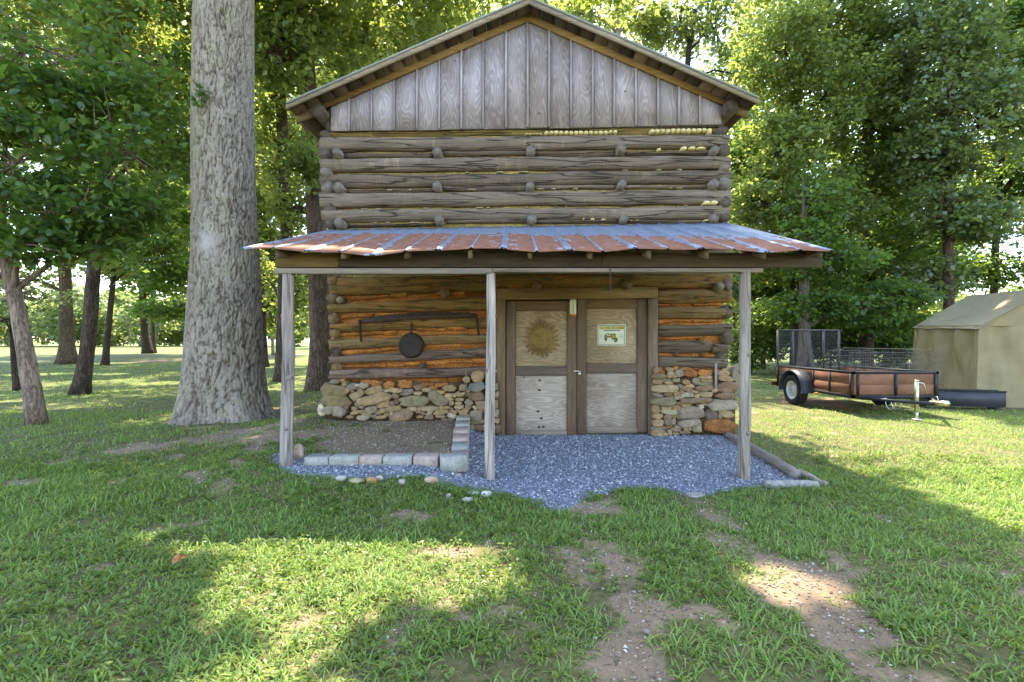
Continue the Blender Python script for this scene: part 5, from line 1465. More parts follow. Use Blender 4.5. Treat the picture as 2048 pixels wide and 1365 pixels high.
def lit(x, y):
    """ground left in sun by gaps in the canopy"""
    nz = fbm(x * 2.0, y * 2.0, 0, 44, 3)
    A = ((x + 0.90 + 0.25 * (y - 3)) / (1.05 + 0.1 * nz)) ** 2 + ((y - 2.95) / (0.60 + 0.13 * nz)) ** 2 < 1.05 + 0.6 * nz
    A2 = ((x + 1.15) / 0.62) ** 2 + ((y - 1.92) / (0.24 + 0.1 * nz)) ** 2 < 1 + 0.5 * nz
    A3 = ((x + 1.25) / 1.65) ** 2 + ((y - 3.5) / 0.36) ** 2 < 1
    B = ((x - 1.72) / 0.36) ** 2 + ((y - 2.82) / 0.33) ** 2 < 1.1 + nz
    st = fbm(x * 0.45 + 3, y * 1.15, 0, 45, 2)
    C = (x > 3.75) & (y > 3.2) & (y < 9.6) & ((x < 8.6) | (y < 7.6)) & (st > -0.22 - 0.10 * (y - 6.5) * (y < 8.5))
    Dd = (x < -5.2) & (y > 10.5) & (y < 45) & (fbm(x * 0.3, y * 0.7, 0, 46, 2) > 0.30)
    D2 = (np.abs(x + 5.5) < 1.1) & (np.abs(y - 9.9) < 0.22)
    E = (x > 4) & (y >= 9.6) & (y < 13) & (fbm(x * 0.7, y * 1.2, 0, 47, 2) > 0.42)
    return A | A2 | A3 | B | C | Dd | D2 | E

def leaves(C, rad, k, L, seed, flat=0.45, up=0.9, hexa=False, filt=True, hang=0.0):
    """k leaves round each cluster centre in C"""
    r = np.random.default_rng(seed)
    C = np.asarray(C, float)
    n = len(C) * k
    cen = np.repeat(C, k, 0)
    rd = np.repeat(np.broadcast_to(np.asarray(rad, float), (len(C),)), k)
    d = r.standard_normal((n, 3)); d /= np.linalg.norm(d, axis=1)[:, None]
    q = r.uniform(0, 1, n) ** (1 / 2.2)
    off = d * (q * rd)[:, None]
    off[:, 2] *= flat
    p = cen + off
    if filt:
        gx_, gy_ = p[:, 0] + SUNX * p[:, 2], p[:, 1] + SUNY * p[:, 2]
        keep = ~(lit(gx_, gy_)) | (r.uniform(0, 1, n) < 0.004)
        p, off = p[keep], off[keep]
        n = len(p)
    nrm = r.standard_normal((n, 3)) * 0.62 + np.array([0, 0, up])
    nrm /= np.linalg.norm(nrm, axis=1)[:, None]
    out = off + 0.5 * r.standard_normal((n, 3)) * 0.6
    out[:, 2] -= hang
    ax = out - nrm * np.sum(out * nrm, 1)[:, None]
    ax /= np.linalg.norm(ax, axis=1)[:, None] + 1e-9
    sd_ = np.cross(nrm, ax)
    ln = L * r.uniform(0.65, 1.25, n)[:, None]
    wd = ln * r.uniform(0.30, 0.42, n)[:, None]
    if not hexa:
        V = np.stack([p, p + ax * ln * 0.45 + sd_ * wd + nrm * ln * 0.06, p + ax * ln - nrm * ln * 0.12, p + ax * ln * 0.45 - sd_ * wd + nrm * ln * 0.06], 1)
        Fc = np.arange(n * 4).reshape(n, 4)
        return V.reshape(-1, 3), [Fc]
    V = np.stack([p, p + ax * ln * 0.25 + sd_ * wd * 0.95 + nrm * ln * 0.05, p + ax * ln * 0.62 + sd_ * wd * 0.8 + nrm * ln * 0.03, p + ax * ln - nrm * ln * 0.14,
                  p + ax * ln * 0.62 - sd_ * wd * 0.8 + nrm * ln * 0.03, p + ax * ln * 0.25 - sd_ * wd * 0.95 + nrm * ln * 0.05], 1)
    i = np.arange(n)[:, None] * 6
    return V.reshape(-1, 3), [np.concatenate([i + np.array([[0, 1, 2, 3]]), i + np.array([[0, 3, 4, 5]])])]

NLEAF = [0]
def tree(name, label, trunk, D, crowns, leafm, bark=None, col=(0.10, 0.085, 0.07), L=0.16, k=70, crad=0.75, flat=0.42, seed=1, sides=12, hexa=False, group="trees around the barn", flare=1.35, rough=0.10, limbs=True, base_z=None, hang=0.0, up=0.9, taper=0.4, dens=2.0, minz=0.9, cat="tree"):
    """trunk: [(px, py, half width px), ...] base first, at distance D; crowns: (px, py, rx px, ry px, D, depth m, clusters)"""
    r = np.random.default_rng(seed)
    pts = np.array([P(a, b, D) for a, b, c in trunk]); rad = np.array([c * D / F / math.hypot(1, (a - CX) / F) for a, b, c in trunk])
    gz = float(height(pts[0, 0], pts[0, 1])) - 0.05 if base_z is None else base_z
    pts[0, 2] = gz
    # carry the trunk on into its crown
    cr = []
    for c in crowns:
        ctr = P(c[0], c[1], c[4]); rx, rz, ry = c[2] * c[4] / F, c[3] * c[4] / F, c[5]
        cr.append((ctr, np.array([rx, ry, rz]), int(c[6] * dens)))
    topz = max([c[0][2] + 0.6 * c[1][2] for c in cr] + [pts[-1, 2]])
    if topz > pts[-1, 2] + 0.5:
        dirv = pts[-1] - pts[-2]; dirv = dirv / (np.linalg.norm(dirv) + 1e-9)
        hgt = topz - pts[-1, 2]
        for q in (0.35, 0.7, 1.0):
            pts = np.vstack([pts, pts[len(trunk) - 1] + np.array([dirv[0] * 0.4, dirv[1] * 0.4, 1]) * hgt * q])
            rad = np.append(rad, rad[len(trunk) - 1] * (1 - (1 - taper * 0.3) * q))
    # resample
    s = np.concatenate([[0], np.cumsum(np.linalg.norm(np.diff(pts, axis=0), axis=1))])
    n = max(14, int(s[-1] / 0.35))
    tq = np.linspace(0, s[-1], n)
    path = np.stack([np.interp(tq, s, pts[:, i]) for i in range(3)], 1)
    rr = np.interp(tq, s, rad)
    rr = rr * (1 + (flare - 1) * np.exp(-tq / (rad[0] * 1.4 + 0.05)))
    path[:, 0] += 0.05 * fbm(tq * 0.5, seed, 0, seed) * np.minimum(1, tq)
    root = empty(name, (pts[0, 0], pts[0, 1], gz), label, cat, group)
    g = Geo().tube(path, rr, sides, rough, seed, True, 1.2)
    allC = []
    for (ctr, rv, nc) in cr:
        d = r.standard_normal((nc, 3)); d /= np.linalg.norm(d, axis=1)[:, None]
        q = r.uniform(0.25, 1, nc) ** 0.6
        C = ctr + d * q[:, None] * rv
        C = C[C[:, 2] > minz]
        allC.append(C)
        if limbs:
            # a limb from the trunk to the middle of each crown part, then thinner ones to the clusters
            az = np.clip(ctr[2] - 0.35 * rv[2] - 0.5, gz + 1.2, path[-1, 2])
            i0 = int(np.argmin(abs(path[:, 2] - az)))
            p0 = path[i0]
            mid = (p0 + ctr) / 2 + np.array([0, 0, 0.12 * np.linalg.norm(ctr - p0)])
            lr = min(rr[i0] * 0.5, 0.05 + 0.02 * np.linalg.norm(ctr - p0))
            g.tube([p0, mid, ctr], [lr, lr * 0.7, lr * 0.4], 6, 0.1, seed, False)
            for ci in C[:: max(1, nc // 16)]:
                m2 = (ctr + ci) / 2 + r.normal(0, 0.12, 3)
                g.tube([ctr, m2, ci], [lr * 0.42, lr * 0.28, 0.008], 4, 0, 0, False)
    obj("trunk", g.geo, bark or M_BARK, root, tuple(np.array(col) * (1.7, 1.55, 1.45)), origin=(pts[0, 0], pts[0, 1], gz), smooth=True)
    if allC:
        C = np.concatenate(allC)
        V, Fc = leaves(C, crad * r.uniform(0.6, 1.3, len(C)), int(k * 0.93), L * 1.03, seed, flat, up, hexa, hang=hang)
        NLEAF[0] += len(V)
        obj("crown", (V, Fc), leafm, root, None, origin=(pts[0, 0], pts[0, 1], gz))
    return root

# ---- big oak: bark ridges as real relief
OD = 8.6
prof = [(860, 455, 118), (838, 454, 101), (820, 453, 94), (790, 451, 88), (750, 450.5, 83), (700, 451, 79), (640, 451.5, 75), (560, 451.5, 71), (500, 451.5, 68), (450, 449.5, 65.5), (350, 446.5, 63.5), (250, 446, 62.5), (100, 447.5, 60.5), (0, 449, 59), (-300, 452, 55), (-600, 450, 46), (-900, 450, 34)]
oz = np.array([CAMZ + (CY - a) * OD / F for a, b, c in prof]); ox = np.array([(b - CX) * OD / F for a, b, c in prof]); orad = np.array([c * OD / F / math.hypot(1, (b - CX) / F) for a, b, c in prof])
zz = np.concatenate([np.linspace(oz[0], 8.0, 430), np.linspace(8.05, oz[-1], 40)])
cxs, rs = np.interp(zz, oz, ox), np.interp(zz, oz, orad)
ns = 250
th = np.linspace(0, 2 * np.pi, ns, endpoint=False)
TH, Z2 = np.meshgrid(th, zz)
c_, s_ = np.cos(TH), np.sin(TH)
wx = fbm(c_ * 2.2, s_ * 2.2, Z2 * 1.6, 7, 3) * 0.55
u1 = fbm(c_ * 10.5 + wx * 1.5, s_ * 10.5 + wx * 1.5, Z2 * 4.6 + wx * 2, 8, 3)
u3 = fbm(c_ * 19 + wx * 1.6, s_ * 19 + wx * 1.6, Z2 * 9 + wx, 18, 2)
ridge = np.minimum(np.clip(np.abs(u1) * 6.5, 0, 1), 0.45 + np.clip(np.abs(u3) * 4.0, 0, 0.55)) ** 0.7
u2 = fbm(c_ * 24 + wx * 2, s_ * 24 + wx * 2, Z2 * 9.0, 9, 2)
knot = np.exp(-(((TH - 1.5 * np.pi - 0.06) / 0.30) ** 2 + ((Z2 - (CAMZ + (CY - 500) * OD / F)) / 0.20) ** 2))
knot2 = np.exp(-(((TH - 1.5 * np.pi + 0.25) / 0.22) ** 2 + ((Z2 - (CAMZ + (CY - 45) * OD / F)) / 0.2) ** 2))
disp = (0.038 * (ridge - 0.6) + 0.010 * u2) * (1 - 0.8 * knot) + 0.045 * knot + 0.02 * knot2 + 0.03 * fbm(c_ * 1.2, s_ * 1.2, Z2 * 0.5, 12, 2)
flr = np.exp(-(Z2 - zz[0]) / 0.28) * (0.10 * np.sin(TH * 5 + 0.8) + 0.10 * np.sin(TH * 3 + 2.0)) + np.exp(-(Z2 - zz[0]) / 0.3) * 0.40 * np.exp(-((TH - 5.55) / 0.30) ** 2) + np.exp(-(Z2 - zz[0]) / 0.22) * 0.16 * np.exp(-((TH - 4.3) / 0.22) ** 2)
RR = rs[:, None] + disp + flr
V = np.stack([cxs[:, None] + RR * c_, OD + RR * s_, Z2], -1).reshape(-1, 3)
ii = np.arange(len(zz) * ns).reshape(len(zz), ns)
jj = np.roll(ii, -1, 1)
Fq = np.stack([ii[:-1], jj[:-1], jj[1:], ii[1:]], -1).reshape(-1, 4)
def oak_bark():
    n = NT("oak_bark")
    co = n.coord()
    h = n.attr("relief"); kn = n.attr("scar")
    f2 = n.noise(n.vmap(co, (1, 1, 0.6)), 55, 4, 0.65)
    big = n.noise(n.vmap(co, (1, 1, 0.5)), 2.4, 5, 0.6)
    c = n.ramp(h, [(0.0, (0.045, 0.034, 0.025)), (0.35, (0.135, 0.104, 0.078)), (0.8, (0.25, 0.20, 0.155)), (1.0, (0.32, 0.265, 0.21))])
    c = n.mix(c, n.ramp(f2, [(0.3, 0.78), (0.7, 1.18)]), 1.0, 'MULTIPLY')
    c = n.mix(c, n.ramp(big, [(0.3, 0.82), (0.7, 1.15)]), 1.0, 'MULTIPLY')
    li = n.noise(n.vmap(co, (1, 1, 0.7)), 2.8, 6, 0.72)
    c = n.mix(c, (0.26, 0.26, 0.14), n.math('MULTIPLY', n.ramp(li, [(0.50, 0.0), (0.66, 0.6)]), h))
    c = n.mix(c, (0.42, 0.365, 0.33), n.math('MULTIPLY', kn, 0.8))
    return n.fin(c, 0.95, n.bump(f2, 0.6, 0.015))
oak = empty("oak_tree", (cxs[0], OD, zz[0]), "huge grey oak trunk with deep furrowed bark beside the porch", "tree")
ot = obj("trunk", (V, [Fq]), oak_bark(), oak, origin=(cxs[0], OD, zz[0]), smooth=True)
at = ot.data.attributes.new("relief", 'FLOAT', 'POINT'); at.data.foreach_set("value", (ridge * 0.9 + 0.1 * (u2 + 0.5)).ravel().astype(np.float32))
at = ot.data.attributes.new("scar", 'FLOAT', 'POINT'); at.data.foreach_set("value", np.clip(knot + 0.5 * knot2, 0, 1).ravel().astype(np.float32))
r7 = np.random.default_rng(7)
C = np.stack([r7.uniform(-11, 3.2, 330), r7.uniform(7.6, 13.2, 330), r7.uniform(10.2, 16.5, 330)], 1)
C = np.concatenate([C, np.stack([r7.uniform(-8.5, -1.5, 70), r7.uniform(11.6, 14.6, 70), r7.uniform(9.0, 13.0, 70)], 1)])
lb = Geo()
def lit_path(pth):
    pth = np.asarray(pth, float)
    t = np.linspace(0, 1, 12)[:, None]
    q = np.concatenate([pth[i] * (1 - t) + pth[i + 1] * t for i in range(len(pth) - 1)])
    return lit(q[:, 0] + SUNX * q[:, 2], q[:, 1] + SUNY * q[:, 2]).any()
for kx_, (m_, e_) in enumerate([((-7.0, 9.0, 10.8), (-8.8, 9.5, 12.5)), ((-5.8, 9.8, 11.5), (-6.5, 11, 14)), ((-4.4, 9.9, 11.2), (-3.3, 11.2, 13.4)), ((-2.6, 11.9, 11.6), (0.6, 12.6, 13.0)), ((-5.3, 8.6, 12.5), (-5, 8.6, 15.5)), ((-8, 10.2, 11.0), (-10, 11, 13))]):
    p0 = np.array([-5.1, OD, 8.0 + 0.5 * kx_]); p2 = np.array(e_)
    lb.tube([p0, np.array(m_), p2], [0.24, 0.15, 0.06], 7, 0.1, kx_, False)
    for ci in C[kx_::6]:
        tw = [p2, (p2 + ci) / 2 + np.array([0, 0, 0.2]), ci]
        if np.linalg.norm(ci - p2) < 5.5 and not lit_path(tw):
            lb.tube(tw, [0.04, 0.025, 0.01], 4, 0, 0, False)
obj("limbs", lb.geo, M_BARK, oak, (0.13, 0.11, 0.09), origin=(cxs[0], OD, zz[0]), smooth=True)
V, Fc = leaves(C, r7.uniform(0.7, 1.25, len(C)), 130, 0.21, 70, 0.5)
NLEAF[0] += len(V)
obj("crown", (V, Fc), M_LEAF, oak, origin=(cxs[0], OD, zz[0]))
# a few low sprays on the oak
sprays = np.array([P(405, 190, 8.0), P(400, 175, 7.95), P(395, 205, 7.95)])
V, Fc = leaves(sprays, 0.10, 16, 0.10, 71, 0.8, hexa=True, filt=False)
obj("sprig", (V, Fc), M_LEAF_N, oak, origin=(cxs[0], OD, zz[0]))

# ---- left side
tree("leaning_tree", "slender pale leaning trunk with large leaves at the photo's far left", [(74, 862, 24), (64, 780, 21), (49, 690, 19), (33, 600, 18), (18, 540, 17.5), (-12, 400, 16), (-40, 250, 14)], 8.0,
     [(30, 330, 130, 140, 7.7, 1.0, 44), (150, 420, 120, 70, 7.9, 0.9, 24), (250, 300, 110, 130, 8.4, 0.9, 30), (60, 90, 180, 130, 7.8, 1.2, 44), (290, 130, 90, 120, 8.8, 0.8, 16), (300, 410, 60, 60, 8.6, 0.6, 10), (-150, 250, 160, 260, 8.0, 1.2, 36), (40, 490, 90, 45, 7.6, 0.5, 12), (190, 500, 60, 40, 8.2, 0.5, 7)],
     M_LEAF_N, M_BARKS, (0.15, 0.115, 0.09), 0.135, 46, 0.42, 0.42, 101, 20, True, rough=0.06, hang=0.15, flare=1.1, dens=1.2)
tree("tree", "dark straight leaning trunk second from the left among the lawn trees", [(160, 792, 20), (172, 720, 17), (185, 560, 16), (205, 400, 15), (228, 200, 14), (243, 0, 13)], 12.5,
     [(300, 120, 110, 110, 12.5, 2.0, 40), (170, 60, 150, 110, 13, 2.0, 40), (330, 300, 80, 80, 12, 1.5, 24), (120, 250, 110, 90, 13.5, 1.5, 26), (100, -220, 330, 170, 14, 3, 90)], M_LEAF, M_BARK, (0.085, 0.066, 0.052), 0.16, 70, 0.6, 0.4, 102)
tree("tree", "thick dark forked trunk behind the leaning pale tree", [(135, 727, 22), (134, 690, 16), (130, 560, 14), (130, 480, 14), (150, 400, 11), (165, 250, 9)], 24,
     [(60, 420, 140, 90, 23, 2.5, 34), (220, 500, 80, 60, 23, 2.0, 20), (150, 200, 200, 160, 24, 4, 70), (20, 560, 70, 40, 24, 2, 12), (150, -60, 380, 200, 22, 5, 130), (-150, 200, 200, 250, 24, 5, 60)], M_LEAF_Y, M_BARK, (0.10, 0.075, 0.05), 0.22, 60, 1.0, 0.4, 103)
tree("tree", "thin dark trunk on the lawn between the forked tree and the oak", [(210, 730, 8), (217, 660, 6.5), (226, 560, 6), (232, 440, 5.5)], 23,
     [(260, 430, 90, 80, 22, 2.0, 34), (330, 520, 60, 60, 22, 1.5, 24), (360, 420, 60, 90, 22, 1.5, 24)], M_LEAF_N, M_BARK, (0.05, 0.04, 0.03), 0.24, 60, 0.9, 0.4, 104)
tree("tree", "dark trunk far across the left lawn beside a thinner twin", [(296, 707, 11), (291, 670, 9), (288, 620, 8), (283, 520, 7)], 36,
     [(320, 520, 110, 80, 35, 4, 60), (250, 380, 120, 100, 37, 4, 50), (350, 620, 50, 20, 33, 2, 12), (200, 120, 330, 200, 34, 6, 120)], M_LEAF_N, M_BARK, (0.05, 0.04, 0.032), 0.33, 60, 1.3, 0.4, 105)
tree("tree", "thin far trunk directly right of the dark trunk across the lawn", [(309, 706, 4.5), (306, 650, 4), (303, 540, 3.5)], 37, [(360, 450, 60, 100, 37, 3, 30)], M_LEAF, M_BARK, (0.07, 0.055, 0.045), 0.33, 60, 1.3, 0.4, 106)
tree("sapling", "short dark trunk half hidden behind the leaning pale tree", [(34, 782, 8), (30, 740, 7), (28, 690, 6.5), (24, 640, 6)], 13.2, [(40, 590, 70, 35, 13.5, 1.0, 14), (10, 640, 40, 24, 13, 0.8, 6)], M_LEAF_F, M_BARK, (0.06, 0.045, 0.04), 0.12, 60, 0.4, 0.4, 107)
tree("tree", "dark straight trunk just right of the oak and left of the porch", [(563, 737, 15), (566, 640, 13), (574, 480, 12.5), (566, 300, 12), (557, 150, 11), (549, 0, 10)], 16,
     [(560, 300, 60, 110, 16.5, 1.5, 26), (540, 90, 70, 90, 15.5, 1.6, 30), (600, 420, 40, 60, 16, 1.0, 12), (530, 560, 30, 60, 17, 1.0, 10), (380, 170, 260, 210, 18.5, 2.6, 95)], M_LEAF_Y, M_BARK, (0.085, 0.07, 0.055), 0.17, 60, 0.65, 0.42, 108)
tree("tree", "broad brown trunk rising directly behind the barn's left corner", [(641, 752, 26), (639, 690, 22), (634, 460, 20.5), (622, 250, 19), (608, 90, 18), (600, -30, 17)], 13.6,
     [(560, 110, 60, 60, 12.0, 0.8, 14), (610, 60, 70, 60, 12.4, 0.8, 16), (620, 330, 34, 60, 12.6, 0.6, 9), (700, 60, 90, 70, 15, 1.5, 26)], M_LEAF, M_BARK, (0.125, 0.092, 0.07), 0.17, 60, 0.5, 0.4, 109)
tree("tree", "slim dark trunk seen between the oak and the porch post", [(530, 728, 8), (526, 640, 6.5), (520, 480, 6), (514, 300, 6)], 22,
     [(530, 430, 50, 130, 22, 2, 46), (600, 560, 40, 110, 23, 2, 30), (545, 620, 40, 50, 24, 2, 14)], M_LEAF_Y, M_BARK, (0.06, 0.05, 0.04), 0.24, 60, 0.9, 0.42, 110)
tree("tree", "pale slender trunk deep in the wood left of the barn", [(546, 712, 3.5), (545, 640, 3), (541, 520, 3)], 33,
     [(560, 560, 60, 90, 33, 3, 40), (540, 240, 60, 150, 32, 3, 50), (480, 620, 60, 40, 34, 3, 20), (420, 330, 200, 200, 33, 4, 60)], M_LEAF_Y, M_BARKS, (0.20, 0.17, 0.13), 0.32, 55, 1.2, 0.42, 111)

# ---- behind the barn roof
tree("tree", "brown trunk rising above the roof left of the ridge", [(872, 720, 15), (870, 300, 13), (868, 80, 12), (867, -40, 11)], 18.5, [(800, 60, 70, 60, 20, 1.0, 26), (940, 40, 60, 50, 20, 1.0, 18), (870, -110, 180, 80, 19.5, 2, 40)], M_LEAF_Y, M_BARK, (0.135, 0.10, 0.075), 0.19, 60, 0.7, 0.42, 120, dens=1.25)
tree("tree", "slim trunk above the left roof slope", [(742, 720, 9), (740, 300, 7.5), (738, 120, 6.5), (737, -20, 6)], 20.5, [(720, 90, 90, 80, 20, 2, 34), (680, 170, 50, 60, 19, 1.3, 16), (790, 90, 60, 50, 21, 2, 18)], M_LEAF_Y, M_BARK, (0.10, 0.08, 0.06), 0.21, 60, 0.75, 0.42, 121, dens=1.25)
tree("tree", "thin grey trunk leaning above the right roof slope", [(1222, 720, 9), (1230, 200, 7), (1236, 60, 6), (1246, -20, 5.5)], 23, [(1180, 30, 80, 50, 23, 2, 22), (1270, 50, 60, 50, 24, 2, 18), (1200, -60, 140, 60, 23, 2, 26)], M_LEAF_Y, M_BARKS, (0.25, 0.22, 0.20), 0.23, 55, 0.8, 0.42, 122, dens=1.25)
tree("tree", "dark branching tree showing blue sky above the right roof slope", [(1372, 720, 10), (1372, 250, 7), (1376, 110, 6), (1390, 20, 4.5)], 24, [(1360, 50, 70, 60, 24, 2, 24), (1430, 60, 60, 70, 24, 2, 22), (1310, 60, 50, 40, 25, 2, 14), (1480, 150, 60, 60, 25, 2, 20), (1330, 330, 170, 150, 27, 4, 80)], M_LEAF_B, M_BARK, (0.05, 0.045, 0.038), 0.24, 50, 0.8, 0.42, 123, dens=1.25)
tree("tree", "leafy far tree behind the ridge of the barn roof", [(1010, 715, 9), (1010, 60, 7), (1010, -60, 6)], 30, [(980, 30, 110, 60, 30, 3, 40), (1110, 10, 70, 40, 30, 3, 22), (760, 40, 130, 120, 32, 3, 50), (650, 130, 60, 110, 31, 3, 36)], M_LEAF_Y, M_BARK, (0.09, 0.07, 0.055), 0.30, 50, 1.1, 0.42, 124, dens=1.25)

# ---- right side
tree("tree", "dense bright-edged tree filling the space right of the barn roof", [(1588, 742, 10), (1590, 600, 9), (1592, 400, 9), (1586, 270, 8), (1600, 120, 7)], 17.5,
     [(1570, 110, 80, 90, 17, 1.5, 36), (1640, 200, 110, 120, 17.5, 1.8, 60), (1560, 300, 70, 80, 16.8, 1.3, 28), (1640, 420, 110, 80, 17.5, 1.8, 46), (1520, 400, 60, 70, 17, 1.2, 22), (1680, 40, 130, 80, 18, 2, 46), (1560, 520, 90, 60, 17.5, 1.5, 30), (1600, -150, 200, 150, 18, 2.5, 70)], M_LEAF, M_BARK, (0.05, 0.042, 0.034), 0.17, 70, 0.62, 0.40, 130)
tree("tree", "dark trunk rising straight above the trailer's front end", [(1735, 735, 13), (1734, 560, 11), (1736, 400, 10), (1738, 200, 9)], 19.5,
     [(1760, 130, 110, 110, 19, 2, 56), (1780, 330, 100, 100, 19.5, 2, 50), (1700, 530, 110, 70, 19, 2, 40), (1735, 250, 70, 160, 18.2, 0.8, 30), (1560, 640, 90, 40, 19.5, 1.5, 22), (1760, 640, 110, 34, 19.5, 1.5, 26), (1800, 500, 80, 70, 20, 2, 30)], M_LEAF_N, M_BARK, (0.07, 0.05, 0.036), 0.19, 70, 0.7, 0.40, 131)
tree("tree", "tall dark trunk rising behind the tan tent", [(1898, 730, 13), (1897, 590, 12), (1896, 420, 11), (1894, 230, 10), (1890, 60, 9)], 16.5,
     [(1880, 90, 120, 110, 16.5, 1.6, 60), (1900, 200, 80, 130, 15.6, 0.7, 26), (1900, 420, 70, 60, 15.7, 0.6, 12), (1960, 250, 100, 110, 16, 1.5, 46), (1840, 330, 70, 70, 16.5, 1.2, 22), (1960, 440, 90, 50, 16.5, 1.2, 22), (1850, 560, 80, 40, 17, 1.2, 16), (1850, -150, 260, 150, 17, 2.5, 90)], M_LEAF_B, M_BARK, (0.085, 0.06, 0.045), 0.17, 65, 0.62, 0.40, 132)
tree("tree", "trunk at the photo's right edge above the tent roof", [(1990, 725, 10), (1988, 590, 9), (1996, 400, 8), (2010, 200, 7)], 18.5,
     [(2010, 90, 110, 110, 17.6, 1.6, 56), (1960, 30, 100, 60, 18, 1.5, 26), (2030, 350, 80, 90, 18.5, 1.6, 36), (1990, 540, 60, 40, 18.5, 1.2, 14), (2100, 300, 90, 200, 18, 2, 40)], M_LEAF_N, M_BARK, (0.05, 0.042, 0.036), 0.18, 65, 0.65, 0.40, 133)
tree("tree", "slender trunk just right of the right porch post", [(1526, 712, 5), (1526, 640, 4.5), (1524, 520, 4.5), (1530, 400, 4)], 24,
     [(1520, 560, 80, 70, 23, 2, 40), (1500, 330, 50, 110, 24, 2, 34), (1600, 610, 80, 40, 23, 2, 28), (1560, 672, 90, 22, 24, 1.5, 20), (1700, 668, 100, 22, 24, 1.5, 22)], M_LEAF_N, M_BARK, (0.035, 0.03, 0.026), 0.25, 60, 0.9, 0.40, 134)
tree("tree", "flared grey trunk seen through the trailer's mesh tailgate", [(1612, 742, 24), (1611, 715, 15), (1610, 670, 11.5), (1608, 560, 10), (1606, 470, 7)], 15.2,
     [(1620, 610, 80, 36, 15.5, 1.2, 20), (1700, 620, 70, 40, 15.5, 1.2, 18), (1660, 520, 90, 50, 15.2, 1.4, 26), (1780, 600, 70, 50, 15.6, 1.2, 18), (1606, 480, 70, 70, 14.9, 0.5, 14), (1620, 400, 70, 70, 15.4, 0.8, 14)], M_LEAF_N, M_BARKS, (0.10, 0.085, 0.07), 0.15, 65, 0.5, 0.40, 135)
tree("tree", "thin trunk seen behind the trailer's wire panels", [(1808, 718, 7), (1808, 640, 6), (1810, 480, 6)], 23, [(1820, 560, 70, 60, 23, 2, 30), (1860, 450, 70, 90, 23, 2, 30), (1760, 420, 70, 70, 24, 2, 24), (1850, 662, 70, 26, 23, 1.5, 18), (1760, 676, 60, 16, 23, 1.5, 10)], M_LEAF_N, M_BARK, (0.04, 0.034, 0.028), 0.25, 60, 0.9, 0.40, 136)
tree("tree", "leafy tree deep in the wood behind the right eave", [(1470, 712, 6), (1470, 400, 5.5), (1476, 200, 5)], 31, [(1500, 240, 70, 90, 30, 3, 34), (1540, 60, 110, 80, 31, 3, 44), (1700, 300, 160, 160, 31, 3, 60), (1900, 300, 160, 200, 31, 3, 60), (1900, 620, 140, 40, 31, 3, 20), (1980, 120, 160, 140, 30, 3, 50), (1640, 640, 220, 40, 32, 3, 40), (1560, 430, 160, 190, 28, 3, 60), (1800, 420, 190, 190, 28, 3, 60), (1420, 430, 150, 150, 32, 4, 60), (1560, 600, 120, 70, 30, 3, 40), (1760, 610, 140, 60, 30, 3, 40)], M_LEAF_Y, M_BARK, (0.05, 0.04, 0.034), 0.30, 50, 1.1, 0.42, 137, dens=1.6)

for (px, D_, w_, lab, sd_) in ((1502, 21, 60, "dark understory shrub just right of the barn's stone corner", 141), (1660, 23, 70, "dark understory shrub seen through the gap above the trailer's side", 142), (1770, 21.5, 60, "dark understory shrub behind the trailer's wire panels", 143)):
    tree("shrub", lab, [(px, 730, 3), (px + 2, 712, 2.5), (px - 2, 690, 2)], D_, [(px, 700, w_, 34, D_, 1.2, 22), (px + 20, 672, w_ * 0.8, 30, D_ + 0.5, 1.2, 14)], M_LEAF_N, M_BARK, (0.04, 0.034, 0.028), 0.16, 70, 0.55, 0.5, sd_, 6, group="shrubs under the trees", dens=1.6, minz=0.15, cat="shrub")
# ---- far woods and fence
def woods(name, label, spots, seed, L, mat):
    r = np.random.default_rng(seed)
    Cs, g = [], Geo()
    for (x, y, h, w) in spots:
        gz = float(height(x, y))
        n = int(16 + w * h * 0.5)
        d = r.standard_normal((n, 3)); d /= np.linalg.norm(d, axis=1)[:, None]
        c = np.array([x, y, gz + h * 0.52]) + d * (r.uniform(0.2, 1, n) ** 0.5)[:, None] * np.array([w / 2, w / 2, h * 0.5])
        Cs.append(c[c[:, 2] > gz + 0.4])
    C = np.concatenate(Cs)
    V, Fc = leaves(C, 1.35 * r.uniform(0.6, 1.3, len(C)), 38, L * 1.08, seed, 0.6, 0.5, filt=False)
    NLEAF[0] += len(V)
    o = obj(name, (V, Fc), mat, origin=(0, 60, 0))
    tag(o, label, None, kind="stuff")
r8 = np.random.default_rng(8)
woods("distant_woods", "pale sunlit wood far across the left field", [(r8.uniform(-110, -28), 82 + r8.uniform(-8, 14), r8.uniform(7, 11), r8.uniform(7, 10)) for _ in range(34)], 9, 0.6, M_LEAF_F)
woods("far_treeline", "far line of trees beyond the right field", [(r8.uniform(22, 110), 75 + r8.uniform(-6, 14), r8.uniform(7, 13), r8.uniform(7, 10)) for _ in range(26)] + [(r8.uniform(-24, 22), 60 + r8.uniform(-6, 14), r8.uniform(9, 16), r8.uniform(7, 10)) for _ in range(14)], 10, 0.6, M_LEAF_F)
fence = empty("rail_fence", (24, 30, 0), "pale rail fence in the sunny field beyond the trailer", "fence")
for k in range(6):
    x = 18.5 + k * 2.4
    obj("fence_post", box((x - 0.06, 30, 0), (x + 0.06, 30.12, 1.15)), M_BOARDZ, fence, (0.25, 0.21, 0.17))
    if k < 5:
        for z in (0.35, 0.7, 1.05):
            obj("rail", box((x + 0.02, 29.95, z - 0.06), (x + 2.42, 30.0, z + 0.06)), M_BOARDX, fence, (0.28, 0.24, 0.2))

